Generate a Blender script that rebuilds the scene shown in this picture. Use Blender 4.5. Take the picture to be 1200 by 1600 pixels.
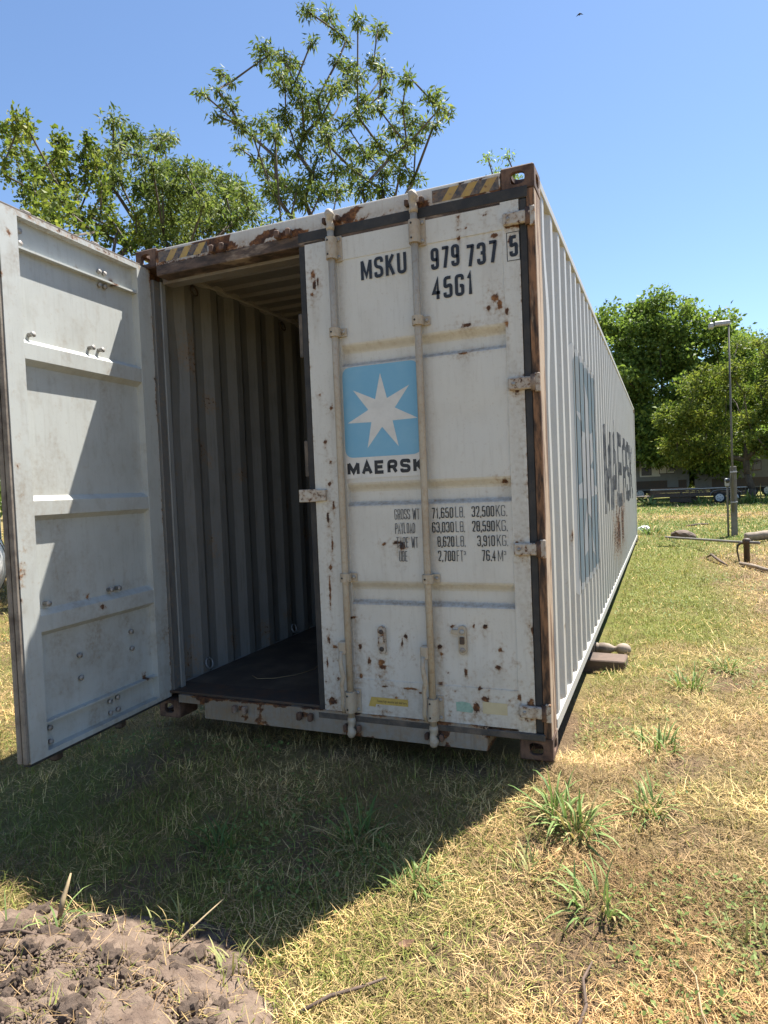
import bpy, bmesh, math, random
import numpy as np
from mathutils import Vector, Matrix

for o in list(bpy.data.objects):
    bpy.data.objects.remove(o)
scene = bpy.context.scene
COL = scene.collection
R = math.radians

# ------------------------------------------------------------------ camera
cam_d = bpy.data.cameras.new('camera')
cam = bpy.data.objects.new('camera', cam_d)
COL.objects.link(cam)
cam.location = (2.9635, -3.2544, 1.3733)
cam.rotation_euler = (R(88.0177), R(2.3727), R(22.7278))
cam_d.sensor_fit = 'HORIZONTAL'
cam_d.sensor_width = 36.0
cam_d.lens = 36.0 * 1037.7 / 1200.0
cam_d.clip_start = 0.05
cam_d.clip_end = 2000
scene.camera = cam

# ------------------------------------------------------------------ sky, sun, exposure
SUN = Vector((0.245, 0.46, 1.0)).normalized()
world = bpy.data.worlds.new('World')
scene.world = world
world.use_nodes = True
wn = world.node_tree
for n in list(wn.nodes):
    wn.nodes.remove(n)
sky = wn.nodes.new('ShaderNodeTexSky')
sky.sky_type = 'NISHITA'
sky.sun_disc = False
sky.sun_elevation = math.asin(SUN.z)
sky.sun_rotation = math.atan2(SUN.x, SUN.y)
sky.altitude = 100
sky.air_density = 1.0
sky.dust_density = 0.25
sky.ozone_density = 4.5
bg = wn.nodes.new('ShaderNodeBackground')
bg.inputs['Strength'].default_value = 0.074
wo = wn.nodes.new('ShaderNodeOutputWorld')
wn.links.new(sky.outputs[0], bg.inputs['Color'])
wn.links.new(bg.outputs[0], wo.inputs['Surface'])
sun_d = bpy.data.lights.new('sun', 'SUN')
sun_d.energy = 5.0
sun_d.angle = R(0.53)
sun_d.color = (1.0, 0.955, 0.88)
sun = bpy.data.objects.new('sun', sun_d)
COL.objects.link(sun)
sun.location = (10, 20, 40)
sun.rotation_euler = SUN.to_track_quat('Z', 'Y').to_euler()
vs = scene.view_settings
vs.view_transform = 'Standard'
vs.look = 'None'
vs.exposure = 1.45
vs.gamma = 1.0
vs.use_curve_mapping = False

# ------------------------------------------------------------------ helpers
def link(o, parent=None):
    COL.objects.link(o)
    if parent is not None:
        o.parent = parent
    return o

def tag(o, label=None, cat=None, group=None, kind=None):
    if label: o['label'] = label
    if cat: o['category'] = cat
    if group: o['group'] = group
    if kind: o['kind'] = kind
    return o

def thing(name, loc, label, cat, group=None, rz=0.0):
    o = bpy.data.objects.new(name, None)
    o.empty_display_size = 0.2
    o.location = loc
    o.rotation_euler = (0, 0, rz)
    link(o)
    return tag(o, label, cat, group)

def new_mesh(name, verts, faces, mat=None, parent=None, smooth=False, attrs=None):
    me = bpy.data.meshes.new(name)
    me.from_pydata([tuple(v) for v in verts], [], [tuple(f) for f in faces])
    return fin(name, me, mat, parent, smooth, attrs)

def fin(name, me, mat=None, parent=None, smooth=False, attrs=None):
    if mat is not None: me.materials.append(mat)
    if smooth:
        me.polygons.foreach_set('use_smooth', [True] * len(me.polygons))
    if attrs:
        for k, v in attrs.items():
            a = me.attributes.new(k, 'FLOAT', 'POINT')
            a.data.foreach_set('value', np.ascontiguousarray(v, dtype=np.float32))
    me.update()
    o = bpy.data.objects.new(name, me)
    return link(o, parent)

def from_bm(name, bm, mat=None, parent=None, smooth=False):
    me = bpy.data.meshes.new(name)
    bmesh.ops.recalc_face_normals(bm, faces=bm.faces[:])
    bm.to_mesh(me)
    bm.free()
    return fin(name, me, mat, parent, smooth)

def fast_mesh(name, V, quads=None, tris=None, mat=None, parent=None, col=None):
    """numpy arrays straight into a mesh (no python lists)"""
    me = bpy.data.meshes.new(name)
    nq = 0 if quads is None else len(quads)
    nt = 0 if tris is None else len(tris)
    me.vertices.add(len(V))
    me.vertices.foreach_set('co', np.ascontiguousarray(V, np.float32).ravel())
    parts = []
    if nq: parts.append(quads.ravel())
    if nt: parts.append(tris.ravel())
    li = np.concatenate(parts).astype(np.int32)
    me.loops.add(len(li))
    me.loops.foreach_set('vertex_index', li)
    st = np.concatenate([np.arange(nq) * 4, nq * 4 + np.arange(nt) * 3]).astype(np.int32)
    me.polygons.add(nq + nt)
    me.polygons.foreach_set('loop_start', st)
    me.update(calc_edges=True)
    if col is not None:
        a = me.color_attributes.new('col', 'FLOAT_COLOR', 'POINT')
        c4 = np.ones((len(V), 4), np.float32)
        c4[:, :3] = col
        a.data.foreach_set('color', c4.ravel())
    if mat is not None: me.materials.append(mat)
    o = bpy.data.objects.new(name, me)
    return link(o, parent)

def bm_box(bm, x0, x1, y0, y1, z0, z1, bevel=0.0, m=None):
    vs_ = [bm.verts.new(c) for c in ((x0, y0, z0), (x1, y0, z0), (x1, y1, z0), (x0, y1, z0),
                                    (x0, y0, z1), (x1, y0, z1), (x1, y1, z1), (x0, y1, z1))]
    fs = [bm.faces.new([vs_[i] for i in f]) for f in ((0, 3, 2, 1), (4, 5, 6, 7), (0, 1, 5, 4), (1, 2, 6, 5), (2, 3, 7, 6), (3, 0, 4, 7))]
    if bevel > 0:
        es = list({e for f in fs for e in f.edges})
        bmesh.ops.bevel(bm, geom=es, offset=bevel, segments=1, affect='EDGES', profile=0.5)

def box(name, x0, x1, y0, y1, z0, z1, mat, parent=None, bevel=0.003):
    bm = bmesh.new()
    bm_box(bm, x0, x1, y0, y1, z0, z1, bevel)
    return from_bm(name, bm, mat, parent)

def tube_pts(pts, radii, seg=10, cap=True):
    """tapered tube through points -> verts, faces"""
    P = [Vector(p) for p in pts]
    V, F = [], []
    up = Vector((0.123, 0.357, 0.926)).normalized()
    prev = None
    for i, p_ in enumerate(P):
        t = (P[min(i + 1, len(P) - 1)] - P[max(i - 1, 0)]).normalized()
        if prev is None:
            a = t.orthogonal().normalized()
        else:
            a = (prev - t * prev.dot(t))
            a = a.normalized() if a.length > 1e-6 else t.orthogonal().normalized()
        prev = a
        b = t.cross(a)
        r = radii[i] if hasattr(radii, '__len__') else radii
        for k in range(seg):
            an = 2 * math.pi * k / seg
            V.append(p_ + a * (r * math.cos(an)) + b * (r * math.sin(an)))
    for i in range(len(P) - 1):
        for k in range(seg):
            k2 = (k + 1) % seg
            F.append((i * seg + k, i * seg + k2, (i + 1) * seg + k2, (i + 1) * seg + k))
    if cap:
        F.append(tuple(range(seg))[::-1])
        F.append(tuple((len(P) - 1) * seg + k for k in range(seg)))
    return V, F

def tube(name, pts, radii, mat, parent=None, seg=10, smooth=True):
    V, F = tube_pts(pts, radii, seg)
    return new_mesh(name, V, F, mat, parent, smooth)

def lathe(name, prof, axis_o, axis_d, mat, parent=None, seg=20, smooth=True):
    """profile [(t along axis, radius)]"""
    o = Vector(axis_o); d = Vector(axis_d).normalized()
    pts = [o + d * t for t, r in prof]
    V, F = [], []
    a = d.orthogonal().normalized(); b = d.cross(a)
    for (t, r) in prof:
        for k in range(seg):
            an = 2 * math.pi * k / seg
            V.append(o + d * t + (a * math.cos(an) + b * math.sin(an)) * max(r, 1e-4))
    n = len(prof)
    for i in range(n - 1):
        for k in range(seg):
            k2 = (k + 1) % seg
            F.append((i * seg + k, i * seg + k2, (i + 1) * seg + k2, (i + 1) * seg + k))
    F.append(tuple(range(seg))[::-1])
    F.append(tuple((n - 1) * seg + k for k in range(seg)))
    return new_mesh(name, V, F, mat, parent, smooth)

def hsh(ix, iy, seed):
    h = (ix.astype(np.int64) * 374761393 + iy.astype(np.int64) * 668265263 + seed * 1442695041) & 0x7fffffff
    h = ((h ^ (h >> 13)) * 1274126177) & 0x7fffffff
    return ((h ^ (h >> 16)) & 0xffff) / 65535.0

def vnoise(x, y, seed=0):
    x = np.asarray(x, float); y = np.asarray(y, float)
    ix = np.floor(x); iy = np.floor(y)
    fx = x - ix; fy = y - iy
    fx = fx * fx * (3 - 2 * fx); fy = fy * fy * (3 - 2 * fy)
    ix = ix.astype(np.int64); iy = iy.astype(np.int64)
    a = hsh(ix, iy, seed); b = hsh(ix + 1, iy, seed); c = hsh(ix, iy + 1, seed); d = hsh(ix + 1, iy + 1, seed)
    return (a * (1 - fx) + b * fx) * (1 - fy) + (c * (1 - fx) + d * fx) * fy

def fbm(x, y, seed=0, oct=4):
    s = 0; a = 0.5; t = 0
    for i in range(oct):
        s = s + a * vnoise(np.asarray(x) * 2 ** i + 17.3 * i, np.asarray(y) * 2 ** i - 9.1 * i, seed + i)
        t += a; a *= 0.5
    return s / t

def sstep(a, b, x):
    t = np.clip((np.asarray(x, float) - a) / (b - a), 0, 1)
    return t * t * (3 - 2 * t)

# ------------------------------------------------------------------ materials
class NT:
    def __init__(s, name):
        s.m = bpy.data.materials.new(name)
        s.m.use_nodes = True
        s.t = s.m.node_tree
        s.b = s.t.nodes['Principled BSDF']
        s.out = s.t.nodes['Material Output']
    def n(s, typ, **k):
        nd = s.t.nodes.new(typ)
        for a, v in k.items():
            setattr(nd, a, v)
        return nd
    def put(s, sock, v):
        if hasattr(v, 'is_output') or isinstance(v, bpy.types.NodeSocket):
            s.t.links.new(v, sock)
        else:
            if sock.type == 'RGBA' and len(v) == 3: v = (*v, 1)
            sock.default_value = v
    def obj(s):
        if not hasattr(s, '_c'):
            s._c = s.n('ShaderNodeTexCoord').outputs['Object']
        return s._c
    def mapping(s, scale=(1, 1, 1), loc=(0, 0, 0)):
        mp = s.n('ShaderNodeMapping')
        s.t.links.new(s.obj(), mp.inputs['Vector'])
        mp.inputs['Scale'].default_value = scale
        mp.inputs['Location'].default_value = loc
        return mp.outputs[0]
    def noise(s, scale, detail=4, rough=0.55, vec=None, dist=0.0):
        nz = s.n('ShaderNodeTexNoise')
        s.t.links.new(vec if vec is not None else s.obj(), nz.inputs['Vector'])
        nz.inputs['Scale'].default_value = scale
        nz.inputs['Detail'].default_value = detail
        nz.inputs['Roughness'].default_value = rough
        nz.inputs['Distortion'].default_value = dist
        return nz.outputs['Fac']
    def math(s, op, a, b=0.0, c=0.0, clamp=False):
        m = s.n('ShaderNodeMath', operation=op, use_clamp=clamp)
        s.put(m.inputs[0], a); s.put(m.inputs[1], b); s.put(m.inputs[2], c)
        return m.outputs[0]
    def ss(s, x, a, b, lo=0.0, hi=1.0):
        m = s.n('ShaderNodeMapRange', interpolation_type='SMOOTHSTEP')
        s.put(m.inputs[0], x)
        m.inputs[1].default_value = a; m.inputs[2].default_value = b
        m.inputs[3].default_value = lo; m.inputs[4].default_value = hi
        return m.outputs[0]
    def mix(s, f, a, b, mode='MIX'):
        m = s.n('ShaderNodeMix', data_type='RGBA', blend_type=mode)
        s.put(m.inputs['Factor'], f)
        s.put(m.inputs[6], a); s.put(m.inputs[7], b)
        return m.outputs[2]
    def attr(s, name):
        return s.n('ShaderNodeAttribute', attribute_name=name)
    def bump(s, h, strength=0.2, dist=0.01):
        b = s.n('ShaderNodeBump')
        b.inputs['Strength'].default_value = strength
        b.inputs['Distance'].default_value = dist
        s.t.links.new(h, b.inputs['Height'])
        s.t.links.new(b.outputs[0], s.b.inputs['Normal'])
    def base(s, c): s.put(s.b.inputs['Base Color'], c)
    def rough(s, r): s.put(s.b.inputs['Roughness'], r)

RUST_D = (0.028, 0.013, 0.008)
RUST_M = (0.115, 0.046, 0.018)
RUST_L = (0.30, 0.135, 0.045)

def worn_paint(name, col, grime=(0.30, 0.26, 0.20), g_amt=0.35, speck=0.0, streak=0.25, rough=0.5, rust_shift=0.0, fleck=0.25):
    """paint with rust and stain read from the mesh's wear, broken up by noise"""
    k = NT(name)
    n1 = k.noise(42, 6, 0.65)
    n2 = k.noise(3.1, 5, 0.6)
    n3 = k.noise(9, 4, 0.6, k.mapping((6, 6, 0.55)))
    n4 = k.noise(130, 2, 0.5)
    r = k.attr('rust').outputs['Fac']
    st = k.attr('stain').outputs['Fac']
    x = k.math('ADD', r, k.math('MULTIPLY', k.math('SUBTRACT', n1, 0.5), 1.5))
    x = k.math('ADD', x, rust_shift)
    mask = k.ss(x, 0.40, 0.60)
    halo = k.ss(x, 0.10, 0.5)
    g = k.math('MULTIPLY', k.ss(n2, 0.42, 0.75), g_amt)
    c = k.mix(g, col, k.mix(0.5, col, grime))
    sk = k.math('MULTIPLY', k.ss(n3, 0.5, 0.78), streak)
    c = k.mix(sk, c, grime)
    fl = k.math('MULTIPLY', k.ss(n4, 0.66, 0.74), fleck)
    c = k.mix(fl, c, tuple(q * 0.35 for q in col))
    c = k.mix(k.math('MULTIPLY', st, k.ss(n1, 0.2, 0.75), clamp=True), c, (0.23, 0.165, 0.10))
    c = k.mix(k.math('MULTIPLY', halo, 0.5), c, (0.30, 0.19, 0.10))
    n5 = k.noise(17, 6, 0.7)
    rc = k.mix(k.ss(n5, 0.35, 0.55), RUST_D, RUST_M)
    rc = k.mix(k.ss(n5, 0.50, 0.66), rc, RUST_L)
    if speck > 0:
        v = k.noise(24, 3, 0.5)
        mask = k.math('MAXIMUM', mask, k.ss(v, 0.74 - speck, 0.78 - speck))
    k.base(k.mix(mask, c, rc))
    k.rough(k.math('ADD', k.math('MULTIPLY', mask, 0.35), k.math('ADD', rough - 0.1, k.math('MULTIPLY', n2, 0.2))))
    k.bump(k.math('ADD', k.math('MULTIPLY', n1, k.math('ADD', mask, 0.12)), k.math('MULTIPLY', k.noise(1.6, 2), 1.4)), 0.35, 0.004)
    return k.m

def rusty(name, a=(0.20, 0.115, 0.07), b=(0.055, 0.03, 0.02), paint=(0.36, 0.32, 0.27), p_amt=0.3, scale=(1, 1, 1)):
    k = NT(name)
    v = k.mapping(scale)
    n1 = k.noise(14, 6, 0.65, v); n2 = k.noise(5, 5, 0.6, v); n3 = k.noise(60, 4, 0.6, v)
    c = k.mix(k.ss(n1, 0.35, 0.65), b, a)
    c = k.mix(k.math('MULTIPLY', k.ss(n2, 0.62 - p_amt * 0.4, 0.72 - p_amt * 0.4), 0.85), c, paint)
    c = k.mix(k.math('MULTIPLY', k.ss(n3, 0.55, 0.7), 0.35), c, (0.03, 0.018, 0.012))
    k.base(c); k.rough(0.8)
    k.bump(k.math('ADD', n1, k.math('MULTIPLY', n3, 0.5)), 0.5, 0.004)
    return k.m

M_RUST = None
def plain(name, col, rough=0.6, var=0.25, scale=12, metal=0.0, bump=0.15, dirt=None):
    k = NT(name)
    n1 = k.noise(scale, 5, 0.6); n2 = k.noise(scale * 6, 3, 0.6)
    d = dirt if dirt else tuple(q * 0.45 for q in col)
    c = k.mix(k.math('MULTIPLY', k.ss(n1, 0.35, 0.75), var * 2, clamp=True), col, d)
    c = k.mix(k.math('MULTIPLY', k.ss(n2, 0.55, 0.75), var, clamp=True), c, d)
    k.base(c); k.rough(rough)
    k.b.inputs['Metallic'].default_value = metal
    if bump: k.bump(n2, bump, 0.004)
    return k.m

def leafy(name, transl=0.35, rough=0.45):
    """leaf and blade colour from the mesh, part of the light passes through"""
    k = NT(name)
    c = k.attr('col').outputs['Color']
    k.base(c); k.rough(rough)
    k.b.inputs['Specular IOR Level'].default_value = 0.18
    tr = k.n('ShaderNodeBsdfTranslucent')
    k.put(tr.inputs['Color'], k.mix(0.5, c, k.mix(1.0, c, (1.25, 1.35, 0.55), 'MULTIPLY')))
    ms = k.n('ShaderNodeMixShader')
    ms.inputs[0].default_value = transl
    k.t.links.new(k.b.outputs[0], ms.inputs[1])
    k.t.links.new(tr.outputs[0], ms.inputs[2])
    k.t.links.new(ms.outputs[0], k.out.inputs['Surface'])
    return k.m

M = {}
M['door'] = worn_paint('container_grey_paint', (0.57, 0.555, 0.51), g_amt=0.45, streak=0.24, grime=(0.30, 0.26, 0.205))
M['door_in'] = worn_paint('door_inner_paint', (0.47, 0.485, 0.46), g_amt=0.45, streak=0.22, fleck=0.2, grime=(0.23, 0.22, 0.185))
M['side'] = worn_paint('side_wall_paint', (0.43, 0.425, 0.40), g_amt=0.45, streak=0.22, grime=(0.27, 0.235, 0.185))
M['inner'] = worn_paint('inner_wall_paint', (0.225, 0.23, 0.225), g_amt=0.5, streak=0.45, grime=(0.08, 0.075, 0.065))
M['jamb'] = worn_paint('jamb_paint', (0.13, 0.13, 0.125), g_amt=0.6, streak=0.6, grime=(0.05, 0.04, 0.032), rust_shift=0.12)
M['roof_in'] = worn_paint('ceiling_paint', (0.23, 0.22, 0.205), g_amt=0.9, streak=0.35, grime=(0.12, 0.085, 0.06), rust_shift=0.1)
M['header'] = worn_paint('header_paint', (0.52, 0.50, 0.46), g_amt=0.4, streak=0.3, grime=(0.28, 0.17, 0.10))
M['sill'] = worn_paint('sill_paint', (0.25, 0.24, 0.22), g_amt=0.6, streak=0.7, grime=(0.10, 0.075, 0.055))
M['rod'] = worn_paint('rod_paint', (0.42, 0.36, 0.275), g_amt=0.6, streak=0.4, grime=(0.24, 0.16, 0.10), rust_shift=0.17)
M['hinge'] = worn_paint('hinge_paint', (0.46, 0.43, 0.38), g_amt=0.6, streak=0.4, grime=(0.16, 0.085, 0.045), rust_shift=0.36)
M['post'] = rusty('rusty_corner_post', a=(0.235, 0.135, 0.075), b=(0.085, 0.042, 0.025), paint=(0.44, 0.335, 0.235), p_amt=0.45, scale=(3, 3, 0.35))
M['post_dark'] = rusty('rusty_post_face', a=(0.25, 0.125, 0.06), b=(0.03, 0.018, 0.012), paint=(0.36, 0.25, 0.16), p_amt=0.12, scale=(2.5, 2.5, 0.5))
M['cast'] = rusty('rusty_casting', a=(0.15, 0.085, 0.055), b=(0.05, 0.026, 0.017), paint=(0.30, 0.235, 0.18), p_amt=0.12)
M['header_lip'] = rusty('rusty_header_lip', a=(0.13, 0.085, 0.06), b=(0.04, 0.028, 0.022), paint=(0.33, 0.25, 0.18), p_amt=0.2, scale=(0.6, 1, 1.6))
M['rubber'] = plain('black_rubber', (0.022, 0.022, 0.023), 0.75, 0.3, 8, dirt=(0.07, 0.06, 0.05))
M['rubber_dusty'] = plain('dusty_rubber', (0.055, 0.05, 0.045), 0.85, 0.5, 10, dirt=(0.16, 0.125, 0.095))
M['edge_strip'] = plain('dirty_edge_seal', (0.24, 0.205, 0.165), 0.8, 0.5, 10, dirt=(0.09, 0.07, 0.055))
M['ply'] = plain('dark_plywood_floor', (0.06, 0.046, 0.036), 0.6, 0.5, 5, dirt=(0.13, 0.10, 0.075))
M['ink'] = plain('black_lettering', (0.012, 0.013, 0.018), 0.5, 0.15, 30, bump=0)
M['ink_pale'] = plain('faded_lettering', (0.045, 0.05, 0.06), 0.6, 0.3, 30, bump=0, dirt=(0.14, 0.14, 0.14))
M['ink_side'] = plain('faded_side_lettering', (0.085, 0.09, 0.10), 0.6, 0.5, 9, bump=0, dirt=(0.28, 0.28, 0.27))
M['blue'] = plain('pale_blue_print', (0.15, 0.365, 0.53), 0.5, 0.22, 6, bump=0, dirt=(0.24, 0.44, 0.56))
M['blue_side'] = plain('faded_blue_print', (0.29, 0.375, 0.405), 0.6, 0.4, 4, bump=0, dirt=(0.40, 0.42, 0.41))
M['white'] = plain('white_print', (0.62, 0.605, 0.57), 0.5, 0.14, 14, bump=0, dirt=(0.36, 0.35, 0.33))
M['white_side'] = plain('faded_white_print', (0.60, 0.60, 0.58), 0.6, 0.12, 8, bump=0, dirt=(0.45, 0.45, 0.43))
M['yellow'] = worn_paint('yellow_stripe', (0.46, 0.29, 0.06), g_amt=0.9, streak=0.4, grime=(0.13, 0.08, 0.05), rust_shift=0.3)
M['black_stripe'] = worn_paint('black_stripe', (0.032, 0.032, 0.036), g_amt=0.7, streak=0.5, grime=(0.22, 0.16, 0.11), rust_shift=0.3, fleck=0.0)
M['sticker_y'] = plain('yellow_sticker', (0.50, 0.36, 0.09), 0.6, 0.2, 20, bump=0)
M['sticker_c'] = plain('cream_sticker', (0.54, 0.47, 0.30), 0.6, 0.12, 20, bump=0)
M['sticker_g'] = plain('mint_sticker', (0.30, 0.45, 0.37), 0.6, 0.3, 25, bump=0)
M['dark_metal'] = plain('dark_steel', (0.05, 0.042, 0.036), 0.6, 0.4, 15, dirt=(0.11, 0.055, 0.03))
M['bolt'] = plain('bolt_steel', (0.34, 0.33, 0.31), 0.5, 0.3, 40, dirt=(0.15, 0.09, 0.05))
M['wood_old'] = plain('weathered_wood', (0.31, 0.25, 0.19), 0.8, 0.4, 9, dirt=(0.10, 0.07, 0.05))
M['wood_dark'] = plain('dark_plank', (0.13, 0.085, 0.06), 0.8, 0.4, 9, dirt=(0.05, 0.035, 0.025))
M['galv'] = plain('galvanised_pipe', (0.34, 0.35, 0.36), 0.5, 0.2, 12, metal=0.3)
M['mast'] = plain('dark_mast', (0.12, 0.115, 0.105), 0.7, 0.3, 10)
M['pole_grey'] = plain('grey_post', (0.19, 0.175, 0.155), 0.7, 0.3, 10)
M['bark'] = plain('bark', (0.105, 0.085, 0.065), 0.9, 0.4, 8, bump=0.6, dirt=(0.045, 0.036, 0.028))
M['leaf'] = leafy('leaves', 0.46, 0.55)
M['grass'] = leafy('grass_blades', 0.22, 0.6)
M['white_metal'] = plain('white_body_paint', (0.62, 0.62, 0.60), 0.4, 0.12, 5, bump=0.05)
M['camper_shaded_white'] = plain('shaded_white_siding', (0.15, 0.147, 0.14), 0.5, 0.2, 5, bump=0.05)  # white siding with the tree shade put into its base colour
M['grey_body'] = plain('grey_body_paint', (0.16, 0.17, 0.18), 0.45, 0.15, 5, bump=0.05)
M['glass'] = plain('dark_window_glass', (0.015, 0.017, 0.02), 0.08, 0.05, 5, bump=0)
M['tyre'] = plain('tyre_rubber', (0.025, 0.025, 0.025), 0.85, 0.2, 15)
M['rim'] = plain('white_wheel_rim', (0.60, 0.60, 0.58), 0.5, 0.15, 15)
M['blue_shed'] = plain('blue_grey_siding', (0.30, 0.36, 0.42), 0.6, 0.15, 6)
M['straw'] = plain('dry_stalk', (0.36, 0.27, 0.15), 0.8, 0.3, 40, dirt=(0.20, 0.14, 0.08))
M['string'] = plain('pale_string', (0.55, 0.50, 0.42), 0.8, 0.1, 40)
M['dry_leaf'] = plain('dry_leaf_brown', (0.20, 0.11, 0.06), 0.7, 0.3, 40)
M['bird'] = plain('dark_feathers', (0.03, 0.032, 0.04), 0.8, 0.2, 40)

# ------------------------------------------------------------------ ground
MC = (1.20, -1.96); MR = (0.90, 0.60)          # dirt mound centre and radii

def gz(x, y):
    x = np.asarray(x, float); y = np.asarray(y, float)
    z = -0.085 - 0.115 * sstep(0.1, -1.5, y) + 0.085 * sstep(5, 12, y)
    z = z - 0.055 * sstep(2.85, 2.45, x) * sstep(-0.15, 0.5, y) * sstep(13.0, 12.0, y)
    z = z + 0.07 * np.exp(-(((x - 2.36) / 0.22) ** 2 + ((y - 0.06) / 0.25) ** 2)) + 0.06 * np.exp(-(((x - 0.08) / 0.25) ** 2 + ((y - 0.1) / 0.3) ** 2))
    z = z - 0.03 * sstep(0.2, -1.2, x) * (1 - sstep(8, 14, y))
    z = z + 0.05 * (fbm(x * 1.3, y * 1.3, 5) - 0.5) + 0.16 * (fbm(x * 0.13, y * 0.13, 9) - 0.5) * sstep(12, 40, np.hypot(x - 2, y))
    return z

def mound_h(x, y):
    u = (np.asarray(x) - MC[0]) / MR[0]; v = (np.asarray(y) - MC[1]) / MR[1]
    r = np.sqrt(u * u + v * v) + 0.35 * (fbm(np.asarray(x) * 3.1, np.asarray(y) * 3.1, 31) - 0.5)
    return 0.15 * sstep(1.08, 0.25, r) - 0.03 * sstep(0.9, 1.15, r)

def cover(x, y):
    """green share and bare-soil share of the ground cover"""
    x = np.asarray(x, float); y = np.asarray(y, float)
    n = fbm(x * 1.1, y * 1.1, 11); n2 = fbm(x * 3.3, y * 3.3, 12); n3 = fbm(x * 0.45, y * 0.45, 13)
    g = 0.20 + 1.0 * (n - 0.47) + 0.5 * (n2 - 0.5)
    strip = sstep(1.6, 4.2, y + 1.2 * (n - 0.5)) * (1 - sstep(3.2, 4.1, x + 0.9 * (n - 0.5))) * sstep(2.0, 2.4, x)
    g = g + 0.95 * strip
    far = sstep(8.5, 12.5, y - 0.3 * (x - 3) + 2.5 * (n3 - 0.5))
    g = g * (1 - far) + far * (0.86 + 0.5 * (n - 0.5) + 0.4 * (n3 - 0.5))
    left = sstep(-0.8, -2.5, x)
    g = g * (1 - left) + left * (0.35 + 1.1 * (n - 0.5))
    g = g + 0.22 * sstep(0.1, -0.3, y) * sstep(2.3, 1.9, x + 0.36 * y) * sstep(-1.7, -1.4, y)  # cast shadow of the container tinted greener in the cover colour
    path = np.exp(-((y - 21.5 - 0.25 * (x - 4) + 2.2 * (n3 - 0.5)) / 1.7) ** 2) * sstep(1.0, 3.5, x + 3 * (n - .5))
    g = g * (1 - 0.85 * path)
    d = np.exp(-(((x - 4.7) / 0.9) ** 2 + ((y - 6.2) / 2.4) ** 2)) * 1.15 + 0.30 * path
    d = d + 0.55 * np.exp(-(((x - 4.4) / 0.8) ** 2 + ((y - 9.0) / 1.2) ** 2))
    d = d + 0.85 * sstep(0.57, 0.70, n2) * (1 - far) * (1 - strip)
    d = d * (0.6 + 0.8 * n2)
    return np.clip(g, 0, 1), np.clip(d, 0, 1)

C_STRAW = np.array((0.62, 0.45, 0.205)); C_TAN = np.array((0.45, 0.30, 0.155)); C_GREEN = np.array((0.13, 0.16, 0.035))
C_YG = np.array((0.335, 0.345, 0.085)); C_SOIL = np.array((0.25, 0.17, 0.105))

def seq(*parts):
    o = []
    for a, b, s in parts:
        o += list(np.arange(a, b, s))
    return np.array(o + [parts[-1][1]])

def build_ground():
    xs = seq((-900, -100, 100), (-100, -20, 10), (-20, -4, 0.8), (-4, 6.5, 0.075), (6.5, 20, 0.6), (20, 100, 10), (100, 900, 100))
    ys = seq((-900, -100, 100), (-100, -10, 10), (-10, -3.6, 0.6), (-3.6, 4, 0.075), (4, 15, 0.2), (15, 60, 0.7), (60, 140, 10), (140, 900, 95))
    X, Y = np.meshgrid(xs, ys)
    Z = gz(X, Y)
    mz = mound_h(X, Y)
    Z = np.where(mz > -0.03, Z - 0.012 * (mz > 0), Z)
    V = np.stack([X.ravel(), Y.ravel(), Z.ravel()], 1)
    nx, ny = len(xs), len(ys)
    i = (np.arange(ny - 1)[:, None] * nx + np.arange(nx - 1)[None]).ravel()
    Q = np.stack([i, i + 1, i + 1 + nx, i + nx], 1)
    g, d = cover(X.ravel(), Y.ravel())
    c = C_STRAW * 0.38 + C_TAN * 0.25
    col = c[None] * (1 - g[:, None]) + (C_GREEN * 0.55 + C_YG * 0.35)[None] * g[:, None]
    col = col * (1 - d[:, None]) + C_SOIL[None] * d[:, None]
    k = NT('dry_lawn_ground')
    cc = k.attr('col').outputs['Color']
    n1 = k.noise(7, 6, 0.7); n2 = k.noise(55, 5, 0.7); n3 = k.noise(1.3, 4, 0.6)
    cc = k.mix(k.math('MULTIPLY', k.ss(n1, 0.4, 0.7), 0.45), cc, (0.20, 0.13, 0.075))
    cc = k.mix(k.math('MULTIPLY', k.ss(n2, 0.5, 0.7), 0.5), cc, (0.11, 0.085, 0.045))
    cc = k.mix(k.math('MULTIPLY', k.ss(n3, 0.45, 0.7), 0.25), cc, (0.40, 0.34, 0.15))
    k.base(cc); k.rough(0.95)
    k.b.inputs['Specular IOR Level'].default_value = 0.1
    k.bump(k.math('ADD', n2, n1), 1.0, 0.05)
    o = fast_mesh('ground', V, Q, None, k.m, None, col)
    return tag(o, 'dry yellow lawn with green patches running to the trees', kind='structure')
build_ground()

# ------------------------------------------------------------------ container
L, W, H = 12.192, 2.438, 2.896
CONT = thing('shipping_container', (0, 0, 0), 'long pale grey corrugated shipping container with rusty corners and one door swung open', 'container')

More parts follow.
